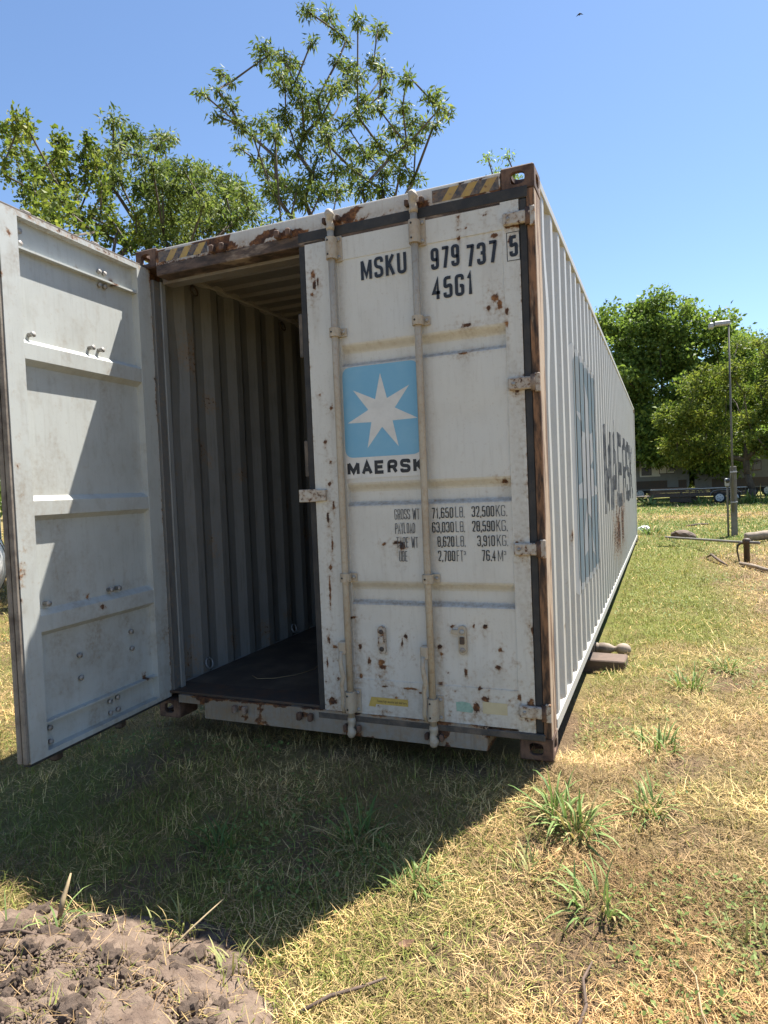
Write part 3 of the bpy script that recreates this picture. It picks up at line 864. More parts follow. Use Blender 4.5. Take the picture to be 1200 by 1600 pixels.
# fuller weld beads outlining the inset sheet are in the relief; stickers
def flat(name, pts, y, mat, parent):
    return new_mesh(name, [(a, y, b) for a, b in pts], [tuple(range(len(pts)))], mat, parent)
flat('sticker', [(1.460, 0.198), (1.500, 0.196), (1.505, 0.212), (1.690, 0.212), (1.690, 0.250), (1.478, 0.250)], -0.0056, M['sticker_y'], RD)
flat('sticker', [(1.957, 0.215), (2.04, 0.213), (2.047, 0.232), (2.03, 0.262), (1.99, 0.268), (1.955, 0.262)], -0.0058, M['sticker_g'], RD)
flat('sticker', [(2.096, 0.216), (2.222, 0.216), (2.222, 0.276), (2.096, 0.276)], -0.0058, M['sticker_c'], RD)

# ------------------------------------------------------------------ lettering
def rounded(pts, r, closed=False, n=6):
    P = [Vector((a, b)) for a, b in pts]
    out = []
    N = len(P)
    for i in range(N):
        if not closed and i in (0, N - 1):
            out.append(P[i]); continue
        a, b, c = P[(i - 1) % N], P[i], P[(i + 1) % N]
        d1, d2 = (a - b), (c - b)
        l1, l2 = d1.length, d2.length
        q = min(r, l1 * 0.49, l2 * 0.49)
        d1.normalize(); d2.normalize()
        p1, p2 = b + d1 * q, b + d2 * q
        if r <= 1e-6: out.append(b); continue
        for k in range(n + 1):
            t = k / n
            out.append(p1 * (1 - t) ** 2 + b * (2 * t * (1 - t)) + p2 * t * t)
    return out

G = {   # strokes on the centre-line box 0..1: (points, closed, corner rounding)
    'M': [([(0, -.08), (0, 1)], 0, 0), ([(0, 1), (.5, .12), (1, 1)], 0, 0), ([(1, 1), (1, -.08)], 0, 0)],
    'S': [([(1, .76), (1, 1), (0, 1), (0, .55), (1, .46), (1, 0), (0, 0), (0, .24)], 0, .5)],
    'K': [([(0, -.08), (0, 1.08)], 0, 0), ([(1, 1.06), (.08, .42)], 0, 0), ([(.32, .62), (1.04, -.06)], 0, 0)],
    'U': [([(0, 1.08), (0, 0), (1, 0), (1, 1.08)], 0, .5)],
    '9': [([(0, .22), (0, 0), (1, 0), (1, 1), (0, 1), (0, .45), (1, .45)], 0, .5)],
    '7': [([(-.06, 1), (1, 1), (.42, -.08)], 0, 0.02)],
    '3': [([(0, .78), (0, 1), (1, 1), (1, .53), (.4, .53)], 0, .5), ([(.4, .53), (1, .53), (1, 0), (0, 0), (0, .24)], 0, .5)],
    '5': [([(1.0, 1), (.08, 1), (.0, .5), (1, .62), (1, 0), (0, 0), (0, .22)], 0, .4)],
    '4': [([(.72, -.08), (.72, 1), (0, .28), (1.1, .28)], 0, 0)],
    'G': [([(1, .76), (1, 1), (0, 1), (0, 0), (1, 0), (1, .46), (.55, .46)], 0, .42)],
    '1': [([(.62, -.08), (.62, 1.02), (.12, .78)], 0, 0)],
    '0': [([(0, .5), (0, 1), (1, 1), (1, 0), (0, 0)], 1, .5)],
    'O': [([(0, .5), (0, 1), (1, 1), (1, 0), (0, 0)], 1, .5)],
    '6': [([(1, .78), (1, 1), (0, 1), (0, 0), (1, 0), (1, .55), (0, .55)], 0, .5)],
    '8': [([(.5, .53), (0, .53), (0, 1), (1, 1), (1, .53)], 1, .45), ([(.5, .53), (1, .53), (1, 0), (0, 0), (0, .53)], 1, .45)],
    '2': [([(0, .76), (0, 1), (1, 1), (1, .58), (0, 0), (1.06, 0)], 0, .35)],
    'R': [([(0, -.08), (0, 1), (1, 1), (1, .47), (0, .47)], 0, .4), ([(.6, .47), (1.04, -.06)], 0, 0)],
    'W': [([(-.08, 1.08), (.22, -.08)], 0, 0), ([(.24, -.08), (.5, .9)], 0, 0), ([(.5, .9), (.76, -.08)], 0, 0), ([(.78, -.08), (1.08, 1.08)], 0, 0)],
    'T': [([(-.12, 1), (1.12, 1)], 0, 0), ([(.5, 1), (.5, -.08)], 0, 0)],
    'P': [([(0, -.08), (0, 1), (1, 1), (1, .47), (0, .47)], 0, .4)],
    'A': [([(-.08, -.08), (.5, 1.0), (1.08, -.08)], 0, 0), ([(.16, .30), (.84, .30)], 0, 0)],
    'Y': [([(-.06, 1.08), (.5, .45), (1.06, 1.08)], 0, 0), ([(.5, .45), (.5, -.08)], 0, 0)],
    'L': [([(0, 1.08), (0, 0), (1.05, 0)], 0, 0)],
    'D': [([(0, .5), (0, 1), (.6, 1), (1, .8), (1, .2), (.6, 0), (0, 0)], 1, .2)],
    'E': [([(1.05, 1), (0, 1), (0, 0), (1.05, 0)], 0, 0), ([(0, .52), (.92, .52)], 0, 0)],
    'B': [([(.5, .53), (0, .53), (0, 1), (1, 1), (1, .53)], 1, .3), ([(.5, .53), (1, .53), (1, 0), (0, 0), (0, .53)], 1, .3)],
    'F': [([(1.0, 1), (0, 1), (0, -.08)], 0, 0), ([(0, .52), (.9, .52)], 0, 0)],
    '.': [([(0, -.08), (0, .08)], 0, 0)], ',': [([(0, .08), (-1.5, -.16)], 0, 0)],
}
NARROW = {'1': .7, '.': .18, ',': .2, ' ': .55, 'M': 1.25, 'W': 1.3, 'I': .3}

def stroke_polys(pts, t, closed):
    P = list(pts); n = len(P)
    L_, R_ = [], []
    for i in range(n):
        a = P[(i - 1) % n] if (closed or i > 0) else None
        c = P[(i + 1) % n] if (closed or i < n - 1) else None
        b = P[i]
        d1 = (b - a).normalized() if a is not None else (c - b).normalized()
        d2 = (c - b).normalized() if c is not None else d1
        n1 = Vector((-d1.y, d1.x)); n2 = Vector((-d2.y, d2.x))
        m = (n1 + n2)
        if m.length < 1e-4: m = n1.copy()
        m.normalize()
        k = min(1.0 / max(m.dot(n1), 0.3), 2.2)
        L_.append(b + m * (t / 2 * k)); R_.append(b - m * (t / 2 * k))
    out = []
    for i in range(n if closed else n - 1):
        j = (i + 1) % n
        out.append([L_[i], R_[i], R_[j], L_[j]])
    return out

def text_polys(s, x0, z0, h, width, t):
    """strokes of a line of text fitted to a given width: list of strokes, each a list of quads"""
    adv = sum(NARROW.get(c, 1.0) for c in s)
    gaps = len(s) - 1
    gap = 0.26
    u = width / (adv + gap * gaps)
    x = x0; res = []
    for c in s:
        w = NARROW.get(c, 1.0) * u
        for pts, closed, rd in G.get(c, []):
            bw, bh = max(w - t, t * 0.2), h - t
            Q = [(x + t / 2 + a * bw, z0 + t / 2 + b * bh) for a, b in pts]
            Q = rounded(Q, rd * bw if rd else 0, closed) if rd else [Vector(q) for q in Q]
            ded = [Q[0]]
            for q in Q[1:]:
                if (q - ded[-1]).length > 1e-5: ded.append(q)
            if closed and (ded[0] - ded[-1]).length < 1e-5: ded.pop()
            res.append(stroke_polys(ded, t, closed))
        x += w + gap * u
    return res

def door_text(s, x0, z0, h, width, t, mat=None, y=-0.0085, name='lettering'):
    V, F = [], []
    for i, quads in enumerate(text_polys(s, x0, z0, h, width, t)):
        for q in quads:
            F.append(tuple(range(len(V), len(V) + 4)))
            V += [(a.x, y - 0.00022 * (i % 7), a.y) for a in q]
    return new_mesh(name, V, F, mat or M['ink'], RD)
YT = -0.0030
door_text('MSKU', 1.520, 2.480, 0.108, 0.258, 0.0165, y=YT)
door_text('979', 1.910, 2.470, 0.108, 0.150, 0.0165, y=YT)
door_text('737', 2.092, 2.455, 0.108, 0.158, 0.0165, y=YT)
door_text('5', 2.310, 2.466, 0.102, 0.042, 0.0165, y=-0.0055)
fr = [(2.299, 2.449), (2.360, 2.449), (2.360, 2.583), (2.299, 2.583)]
V, F = [], []
for q in stroke_polys([Vector(a) for a in fr], 0.0035, True):
    F.append(tuple(range(len(V), len(V) + 4))); V += [(a.x, -0.0052, a.y) for a in q]
new_mesh('lettering_frame', V, F, M['ink'], RD)
door_text('45G1', 1.910, 2.320, 0.108, 0.215, 0.0165, y=YT)
rows = ((1.212, ('GROSS WT', 1.655, 0.140), ('71,650', 1.862, .116), ('LB.', 1.988, .048), ('32,500', 2.074, .116), ('KG.', 2.198, .056)),
        (1.138, ('PAYLOAD', 1.656, 0.112), ('63,030', 1.862, .116), ('LB.', 1.988, .048), ('28,590', 2.074, .116), ('KG.', 2.198, .056)),
        (1.064, ('TARE WT', 1.660, 0.122), ('8,620', 1.888, .090), ('LB.', 1.988, .048), ('3,910', 2.098, .090), ('KG.', 2.198, .056)),
        (0.990, ('UBE', 1.672, 0.048), ('2,700', 1.888, .092), ('FT', 1.988, .034), ('76.4', 2.118, .072), ('M', 2.200, .026)))
for z, *ws in rows:
    for j, (s, x, w) in enumerate(ws):
        num = s[0].isdigit()
        door_text(s, x, z + (x - 1.86) * 0.01, 0.054, w, 0.0052 if num else 0.0036, M['ink'] if num else M['ink_pale'], y=YT)
for xx in (2.026, 2.232):
    door_text('3', xx, 1.022, 0.020, 0.010, 0.0025, M['ink_pale'], y=YT)
# star emblem on a blue square over a white name plate
def star_pts(cx, cz, Ro, Ri, n=7):
    o = []
    for k in range(2 * n):
        an = math.pi / 2 + math.pi * k / n
        r = Ro if k % 2 == 0 else Ri
        o.append((cx + r * math.cos(an), cz + r * math.sin(an)))
    return o
def poly_obj(name, pts, y, mat, parent):
    bm = bmesh.new()
    ce = bm.verts.new((sum(a for a, b in pts) / len(pts), y, sum(b for a, b in pts) / len(pts)))
    rim_ = [bm.verts.new((a, y, b)) for a, b in pts]
    for i in range(len(rim_)):
        bm.faces.new((ce, rim_[i], rim_[(i + 1) % len(rim_)]))
    return from_bm(name, bm, mat, parent)
poly_obj('emblem_plate', [(1.384, 1.436), (1.8205, 1.436), (1.8205, 1.60), (1.384, 1.60)], -0.0026, M['white'], RD)
sq = rounded([(1.3845, 1.548), (1.8203, 1.548), (1.8203, 2.032), (1.3845, 2.032)], 0.05, True)
poly_obj('emblem_square', [(a.x, a.y) for a in sq], -0.0031, M['blue'], RD)
poly_obj('emblem_star', star_pts(1.606, 1.780, 0.206, 0.078), -0.0036, M['white'], RD)
door_text('MAERSK', 1.392, 1.455, 0.072, 0.438, 0.0180, y=-0.0034)
# small line on the yellow sticker
tc = bpy.data.curves.new('t', 'FONT'); tc.body = 'Fasten high security bolt seal here'; tc.size = 0.019
to = bpy.data.objects.new('t', tc); COL.objects.link(to)
bpy.context.view_layer.update()
tm = bpy.data.meshes.new_from_object(to.evaluated_get(bpy.context.evaluated_depsgraph_get()))
bpy.data.objects.remove(to)
xs_ = np.array([v.co.x for v in tm.vertices]); sc_ = 0.170 / max(xs_.max(), 1e-3)
for v in tm.vertices:
    v.co = (1.512 + v.co.x * sc_, -0.0062, 0.224 + v.co.y)
fin('sticker_text', tm, M['ink'], RD)

# hazard stripes on both ends of the header
def hazard(x0, x1):
    z0, z1 = 2.800, 2.862
    n = 7; sw = (x1 - x0) / n; sl = 0.045
    for k in range(n):
        a, b = x0 + k * sw, x0 + (k + 1) * sw
        P = [(a, z0), (b, z0), (b + sl, z1), (a + sl, z1)]
        P = [(min(max(p[0], x0), x1), p[1]) for p in P]
        # clip the slanted ends square
        if k == n - 1: P = [(a, z0), (x1, z0), (x1, z1), (min(a + sl, x1), z1)]
        if k == 0: P = [(x0, z0), (b, z0), (b + sl, z1), (x0, z1)]
        flat('hazard_stripe', P, -0.0032, M['yellow'] if k % 2 else M['black_stripe'], CONT)
hazard(1.93, 2.268); hazard(0.185, 0.545)

# ---- print on the corrugated side: cut at every fold and laid on the steel
def side_print(name, polys, mat, off):
    bm = bmesh.new()
    for i, P in enumerate(polys):
        if len(P) == 4:
            bm.faces.new([bm.verts.new((0.0, a, b)) for a, b in P])
        else:
            ce = bm.verts.new((0.0, sum(a for a, b in P) / len(P), sum(b for a, b in P) / len(P)))
            rim_ = [bm.verts.new((0.0, a, b)) for a, b in P]
            for q_ in range(len(rim_)):
                bm.faces.new((ce, rim_[q_], rim_[(q_ + 1) % len(rim_)]))
    ymin = min(v.co.y for v in bm.verts); ymax = max(v.co.y for v in bm.verts)
    for yb_, _ in SB:
        if ymin < yb_ < ymax:
            bmesh.ops.bisect_plane(bm, geom=bm.verts[:] + bm.edges[:] + bm.faces[:], plane_co=(0, yb_, 0), plane_no=(0, 1, 0))
    for z in np.arange(0.4, 2.6, 0.12):
        bmesh.ops.bisect_plane(bm, geom=bm.verts[:] + bm.edges[:] + bm.faces[:], plane_co=(0, 0, z), plane_no=(0, 0, 1))
    crest = [f for f in bm.faces if side_x(f.calc_center_median().y) > XO - 0.001]      # print left off the crests: their sunlit white put into the colour
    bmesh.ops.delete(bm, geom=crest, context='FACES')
    ys = np.array([v.co.y for v in bm.verts]); zs = np.array([v.co.z for v in bm.verts])
    xx = side_x(ys) + 0.014 * (fbm(ys * 1.7, zs * 1.1, 61) - 0.5) * 0.35
    dy = 0.004 * (fbm(ys * 3, zs * 2.2, 62) - 0.5)
    for v, x, d in zip(bm.verts, xx, dy):
        v.co.x = x + off; v.co.y += d
    return from_bm(name, bm, mat, CONT)
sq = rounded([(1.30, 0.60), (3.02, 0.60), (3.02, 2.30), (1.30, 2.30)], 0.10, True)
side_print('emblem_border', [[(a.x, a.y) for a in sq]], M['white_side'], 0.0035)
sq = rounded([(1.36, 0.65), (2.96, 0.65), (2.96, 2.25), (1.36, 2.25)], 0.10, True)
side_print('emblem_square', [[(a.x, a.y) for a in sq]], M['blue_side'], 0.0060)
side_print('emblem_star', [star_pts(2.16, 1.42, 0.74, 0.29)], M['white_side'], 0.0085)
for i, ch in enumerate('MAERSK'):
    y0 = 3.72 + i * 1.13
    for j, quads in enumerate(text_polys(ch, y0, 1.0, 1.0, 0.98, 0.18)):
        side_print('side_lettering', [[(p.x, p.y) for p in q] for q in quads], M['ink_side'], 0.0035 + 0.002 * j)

# ------------------------------------------------------------------ left door, swung open
LDW = 1.070
LO, LP = Vector((0.083, 0.030)), Vector((0.153, -1.096))
ld = (LP - LO).normalized(); ln_ = Vector((-ld.y, ld.x))          # inner face looks to +x
if ln_.x < 0: ln_ = -ln_
CH = ((2.050, 2.180), (1.288, 1.412), (0.715, 0.846))
def ld_depth(u, z):
    inner = (u > 0.12) & (u < 0.965) & (z > 0.155) & (z < 2.755)
    d = np.where(inner, -0.042, 0.0)
    d = d + np.where(inner, 0.003 * (fbm(u * 2.2, z * 2.2, 101) - 0.5), 0)
    for a, b in CH:
        t = np.clip(np.minimum((b - z) / 0.026, (z - a) / 0.026), 0, 1)
        d = np.where((u > 0.12) & (u < 0.965), np.maximum(d, -0.042 + 0.040 * t), d)
    for zc in (2.612, 0.288):                                      # thin ledges
        d = np.where(inner & (np.abs(z - zc) < 0.006), -0.008, d)
    return d
def ld_map(u, v, d):
    return np.stack([LO.x + ld.x * u + ln_.x * d, LO.y + ld.y * u + ln_.y * d, v], 1)
def ld_rust(u, z):
    r = 0.42 * sstep(0.62, 0.74, fbm(u * 9, z * 9, 111)) * sstep(1.0, 1.06, u)
    r = np.maximum(r, 0.7 * sstep(2.745, 2.765, z) * fbm(u * 6, z * 6, 112))
    r = np.maximum(r, 0.6 * sstep(0.02, 0.0, u) * fbm(u * 6, z * 4, 113) * 1.4)
    for cu, cz, a in ((1.02, 2.66, 0.02), (0.30, 2.62, 0.03), (0.55, 2.63, 0.015), (0.2, 0.30, 0.03), (0.62, 0.86, 0.02), (0.55, 0.79, 0.025)):
        r = np.maximum(r, 0.7 * np.exp(-(((u - cu) / a) ** 2 + ((z - cz) / a) ** 2)))
    return r
def ld_stain(u, z):
    s = 0.3 * sstep(0.52, 0.70, fbm(u * 5, z * 1.5, 115)) + 0.22 * sstep(0.60, 0.72, fbm(u * 22, z * 9, 117)) + 0.35 * sstep(0.52, 0.7, fbm(u * 7, z * 7, 116)) * ((u > 0.965) | (z < 0.9))
    return s
LD = hf_slab('door', lines(0, LDW, 0.014, (0.12, 0.965)),
             lines(0.128, 2.782, 0.014, (0.155, 2.755, 2.606, 2.618, 0.282, 0.294) + tuple(q for a, b in CH for q in (a, b, a + 0.026, b - 0.026))),
             ld_depth, -0.062, ld_map, M['door_in'], CONT, ld_rust, ld_stain)
LD['label'] = 'open left door showing its bare inner side with three channels'
def ldp(u, d, z):
    return Vector((LO.x + ld.x * u + ln_.x * d, LO.y + ld.y * u + ln_.y * d, z))
def ld_box(name, u0, u1, d0, d1, z0, z1, mat, bevel=0.003):
    bm = bmesh.new(); bm_box(bm, u0, u1, d0, d1, z0, z1, bevel)
    for v in bm.verts:
        v.co = ldp(v.co.x, v.co.y, v.co.z)
    return from_bm(name, bm, mat, LD)
ld_box('gasket', LDW + 0.0005, LDW + 0.022, -0.030, -0.004, 0.13, 2.775, M['edge_strip'], 0.005)
ld_box('gasket', LDW + 0.0005, LDW + 0.026, -0.062, -0.034, 0.13, 2.775, M['edge_strip'], 0.006)
ld_box('gasket', 0.01, LDW - 0.003, -0.055, -0.012, 2.7825, 2.800, M['rubber_dusty'], 0.004)
ld_box('gasket', 0.01, LDW - 0.003, -0.055, -0.012, 0.108, 0.1275, M['rubber'], 0.004)
for hz in (2.62, 1.84, 1.05, 0.25):
    ld_box('hinge', -0.02, 0.10, -0.088, -0.0625, hz - 0.03, hz + 0.03, M['hinge'], 0.004)
for ru in (0.36, 0.83):
    a, b = ldp(ru, -0.098, 0.10), ldp(ru, -0.098, 2.79)
    tube('lock_rod', [a, b], 0.0185, M['rod'], LD, 12)
    for zc, s in ((2.79, 1), (0.10, -1)):
        ld_box('lock_cam', ru - 0.030, ru + 0.030, -0.122, -0.070, min(zc, zc + s * 0.055), max(zc, zc + s * 0.055), M['dark_metal'], 0.012)
    for bz in (2.66, 2.2, 0.9, 0.22):
        ld_box('rod_bracket', ru - 0.05, ru + 0.05, -0.12, -0.0625, bz - 0.03, bz + 0.03, M['rod'], 0.006)
ld_box('door_handle', 0.80, 0.86, -0.15, -0.115, 0.55, 1.02, M['rod'], 0.008)
# bolt ends showing through
for (u, z, long) in ((0.40, 2.66, 0), (0.36, 2.66, 0), (0.36, 2.585, 0), (0.40, 2.585, 0), (0.93, 2.70, 0), (0.93, 2.64, 0), (0.90, 2.205, 1), (0.50, 2.215, 1), (0.43, 2.215, 1), (0.90, 0.872, 1), (0.46, 0.872, 1), (0.40, 0.872, 1),
                     (0.30, 0.60, 0), (0.30, 0.50, 0), (0.70, 0.56, 0), (0.70, 0.44, 0), (0.44, 0.255, 0), (0.50, 0.25, 0), (0.44, 0.185, 0), (0.50, 0.185, 0), (0.92, 0.25, 0), (0.92, 0.18, 0)):
    lathe('bolt', [(0, 0.011), (0.010 + 0.018 * long, 0.011), (0.0105 + 0.018 * long, 0.015), (0.018 + 0.018 * long, 0.014)], ldp(u, -0.0415, z), (ln_.x, ln_.y, 0), M['bolt'], LD, 8)

# ------------------------------------------------------------------ trees
def leaf_cloud(centres, radii, counts, size, seed, droop=0.35, squash=0.8, palette=None, fill=0.6, elong=2.6):
    """many small pointed leaves spread through the clumps"""
    rg = np.random.default_rng(seed)
    C = np.repeat(np.array(centres), counts, axis=0); Rr = np.repeat(np.array(radii), counts)
    cid = np.repeat(np.arange(len(centres)), counts)
    n = len(C)
    d = rg.normal(size=(n, 3)); d /= np.linalg.norm(d, axis=1)[:, None]
    rad = rg.random(n) ** fill
    P = C + d * (Rr * rad)[:, None] * np.array((1.08, 1.08, squash)) * (0.75 + 0.6 * rg.random(n))[:, None]
    # leaf frame: long axis outwards and hanging, turned at random
    a = d * 0.35 + rg.normal(size=(n, 3)) * 0.62 + np.array((0, 0, -droop))
    a /= np.linalg.norm(a, axis=1)[:, None]
    b = np.cross(a, rg.normal(size=(n, 3))); b /= np.linalg.norm(b, axis=1)[:, None]
    c = np.cross(a, b)
    s = size * (0.42 + 1.0 * rg.random(n) ** 1.3)
    l = (s)[:, None]; w = (s / elong)[:, None]
    V = np.stack([P, P + a * l * 0.45 + b * w * 0.5 + c * w * 0.15, P + a * l - c * l * 0.12, P + a * l * 0.45 - b * w * 0.5 + c * w * 0.15], 1).reshape(-1, 3)
    Q = np.arange(n * 4).reshape(-1, 4)
    pal = np.array(palette)
    f = np.clip(rg.random(n) * 0.75 + 0.35 * rg.random(len(centres))[cid] - 0.05, 0, 0.999)
    k = f * (len(pal) - 1); i0 = k.astype(int); fr_ = (k - i0)[:, None]
    col = pal[i0] * (1 - fr_) + pal[np.minimum(i0 + 1, len(pal) - 1)] * fr_
    col = col * (0.85 + 0.3 * rg.random(n))[:, None]
    return V, Q, np.repeat(col, 4, axis=0)

def skeleton(base, targets, fork_h, seed, trunk_r, bend=0.25, steep=0.9):
    """limbs grown from a trunk to every foliage clump; radii by the pipe rule"""
    rg = random.Random(seed)
    base = Vector(base)
    T = [Vector(t[:3]) for t in targets]
    cen = sum(T, Vector()) / len(T)
    nodes = [base]; par = [-1]
    top = max(T, key=lambda t: t.z)
    tgt = Vector((cen.x * 0.6 + top.x * 0.4, cen.y * 0.6 + top.y * 0.4, 0))
    nseg = 7
    zt = base.z + (top.z - base.z) * 0.62
    for i in range(1, nseg + 1):
        f = i / nseg
        nodes.append(Vector((base.x + (tgt.x - base.x) * f ** 1.5 + rg.uniform(-.08, .08), base.y + (tgt.y - base.y) * f ** 1.5 + rg.uniform(-.08, .08), base.z + (zt - base.z) * f)))
        par.append(i - 1)
    order = sorted(range(len(T)), key=lambda i: (T[i] - nodes[3]).length)
    for i in order:
        t = T[i]
        best, bc = None, 1e9
        for k, nd in enumerate(nodes):
            if nd.z < base.z + fork_h: continue
            v = t - nd
            dist = v.length
            pen = max(0, (nd.z - t.z) + steep * math.hypot(v.x, v.y)) * 1.6      # limbs climb
            cst = dist + pen
            if cst < bc: best, bc = k, cst
        nd = nodes[best]
        v = t - nd
        m = max(1, int(v.length / 0.8))
        prev = best
        for q in range(1, m + 1):
            f = q / m
            p_ = nd + v * f
            arch = math.sin(math.pi * f) * bend * v.length * 0.3
            p_ = p_ + Vector((rg.uniform(-.05, .05) * v.length * 0.4 * (1 - f), rg.uniform(-.05, .05) * v.length * 0.4 * (1 - f), -arch))
            nodes.append(p_); par.append(prev); prev = len(nodes) - 1
    r2 = [0.0] * len(nodes)
    kids = [0] * len(nodes)
    for p_ in par:
        if p_ >= 0: kids[p_] += 1
    for k in range(len(nodes) - 1, -1, -1):
        if kids[k] == 0: r2[k] = max(r2[k], 1.0)
        if par[k] >= 0: r2[par[k]] += r2[k]
    sc = trunk_r / math.sqrt(r2[0])
    rad = [max(0.008, sc * r ** 0.5) for r in r2]
    V, F = [], []
    done = set()
    # chains
    childs = {}
    for k, p_ in enumerate(par): childs.setdefault(p_, []).append(k)
    stack = [(0, [])]
    for c0 in range(len(nodes)):
        if c0 != 0 and len(childs.get(par[c0], [])) == 1 and par[c0] != 0: continue
        ch = [par[c0]] if c0 != 0 else []
        k = c0
        while True:
            ch.append(k)
            cc = childs.get(k, [])
            if len(cc) != 1: break
            k = cc[0]
        if len(ch) < 2: continue
        rr = [rad[q] for q in ch]
        if ch[0] == par[c0] and c0 != 0: rr[0] = min(rr[0], rr[1] * 1.25)
        v, f = tube_pts([nodes[q] for q in ch], rr, 7 if rr[0] > 0.03 else 5)
        o = len(V); V += v; F += [tuple(o + q for q in ff) for ff in f]
    # the trunk chain where forks break it
    for k in range(1, nseg + 1):
        v, f = tube_pts([nodes[k - 1], nodes[k]], [rad[k - 1] * (1.35 if k == 1 else 1), rad[k]], 9)
        o = len(V); V += v; F += [tuple(o + q for q in ff) for ff in f]
    return V, F

PAL_A = [(0.05, 0.08, 0.02), (0.10, 0.14, 0.035), (0.17, 0.21, 0.06), (0.26, 0.285, 0.10)]
PAL_B = [(0.05, 0.085, 0.016), (0.105, 0.15, 0.027), (0.19, 0.225, 0.045), (0.28, 0.29, 0.065)]
PAL_C = [(0.065, 0.105, 0.022), (0.125, 0.19, 0.038), (0.20, 0.275, 0.062), (0.29, 0.36, 0.095)]

def tree(name, label, base, clumps, n_leaf, size, trunk_r, fork_h, seed, pal, cat='tree', group=None, droop=0.35, elong=2.6, fill=0.6, squash=0.8, stray=0.10):
    base = (base[0], base[1], float(gz(base[0], base[1])) - 0.05)
    t = thing(name, base, label, cat, group)
    inv = Vector(base)
    V, F = skeleton(base, clumps, fork_h, seed, trunk_r)
    new_mesh('trunk', [Vector(v) - inv for v in V], F, M['bark'], t, True)
    r = np.array([c[3] for c in clumps])
    vol = r ** 2
    counts = np.maximum(6, (n_leaf * vol / vol.sum())).astype(int)
    V, Q, c = leaf_cloud([q[:3] for q in clumps], r, counts, size, seed, droop, squash, pal, fill, elong)
    o = fast_mesh('crown', V - np.array(base), Q, None, M['leaf'], t, c)
    return t

TALL = [(-5.06, 12.16, 13.59, 0.32), (-4.81, 12.87, 13.82, 0.29), (-4.41, 12.47, 13.08, 0.25), (-3.19, 11.04, 12.08, 0.24), (-3.67, 13.47, 13.52, 0.31), (-4.24, 12.69, 12.93, 0.18), (-4.55, 11.34, 12.2, 0.21), (-6.19, 11.82, 12.74, 0.35), (-6.17, 11.55, 12.3, 0.17), (-5.89, 11.64, 12.46, 0.21), (-5.46, 11.55, 12.18, 0.27), (-5.59, 12.13, 12.41, 0.28), (-5.15, 10.76, 11.28, 0.32), (-5.14, 11.49, 11.46, 0.33), (-5.18, 11.06, 11.14, 0.23), (-7.12, 11.24, 12.09, 0.22), (-6.58, 10.87, 11.54, 0.19), (-6.66, 10.37, 11.11, 0.18), (-6.62, 9.73, 10.69, 0.2), (-6.46, 10.55, 10.81, 0.29), (-6.88, 10.62, 10.68, 0.23), (-6.25, 10.67, 10.31, 0.32), (-7.25, 12.08, 10.65, 0.24), (-6.51, 12.18, 11.16, 0.35), (-4.19, 8.8, 8.73, 0.27), (-5.06, 9.33, 9.19, 0.17), (-5.36, 11.35, 10.64, 0.39), (-4.87, 11.31, 10.92, 0.32), (-4.85, 12.11, 11.33, 0.37), (-4.36, 12.35, 12.27, 0.24), (-4.97, 14.37, 13.4, 0.38), (-3.33, 11.21, 10.98, 0.28), (-4.16, 11.72, 11.16, 0.36), (-5.01, 14.26, 12.85, 0.3), (-3.71, 13.15, 12.48, 0.32), (-3.45, 13.27, 12.19, 0.28), (-2.98, 12.07, 11.03, 0.26), (-2.09, 11.07, 10.49, 0.23), (-2.73, 12.96, 11.82, 0.17), (-3.73, 12.5, 11.18, 0.33), (-2.88, 11.27, 10.17, 0.27), (-3.55, 11.63, 10.32, 0.31), (-4.13, 12.11, 10.56, 0.29), (-4.12, 11.05, 9.76, 0.3), (-4.62, 11.84, 10.69, 0.29), (-5.13, 11.82, 10.36, 0.39), (-5.26, 11.67, 9.89, 0.32), (-4.55, 11.37, 9.54, 0.22), (-4.88, 12.56, 10.42, 0.27), (-4.5, 13.11, 10.46, 0.37), (-3.87, 12.7, 10.02, 0.36), (-4.03, 11.25, 9.0, 0.36), (-4.34, 12.98, 9.79, 0.43), (-3.21, 11.99, 9.77, 0.31), (-3.38, 13.56, 10.87, 0.34), (-2.4, 11.63, 10.24, 0.28), (-2.93, 13.76, 11.09, 0.35), (-2.15, 12.93, 11.05, 0.3), (-1.51, 11.72, 10.05, 0.24), (-1.98, 12.65, 10.21, 0.25), (-1.71, 13.15, 10.66, 0.18), (-2.61, 13.12, 10.31, 0.33), (-2.37, 11.74, 9.41, 0.24), (-2.68, 11.49, 9.11, 0.3), (-3.42, 12.74, 9.49, 0.35), (-2.74, 12.21, 9.06, 0.31), (-2.69, 13.05, 9.23, 0.32), (-3.14, 13.5, 9.98, 0.2), (-3.1, 10.67, 8.15, 0.39), (-3.46, 12.79, 9.01, 0.38), (-4.97, 13.29, 9.52, 0.41), (-4.77, 11.52, 9.16, 0.37), (-4.84, 10.84, 8.64, 0.36), (-6.03, 12.14, 9.47, 0.4), (-6.08, 11.47, 9.54, 0.32), (-6.63, 11.96, 10.1, 0.24), (-5.53, 11.03, 9.56, 0.28), (-4.0, 10.45, 8.2, 0.34), (-5.09, 11.58, 8.66, 0.43), (-5.47, 10.94, 8.54, 0.36), (-2.55, 13.72, 10.87, 0.24), (-2.06, 13.21, 11.28, 0.2), (-2.58, 10.9, 10.8, 0.15), (-5.17, 10.16, 8.39, 0.29), (-5.0, 12.85, 11.05, 0.24), (-5.31, 12.45, 11.22, 0.27)]
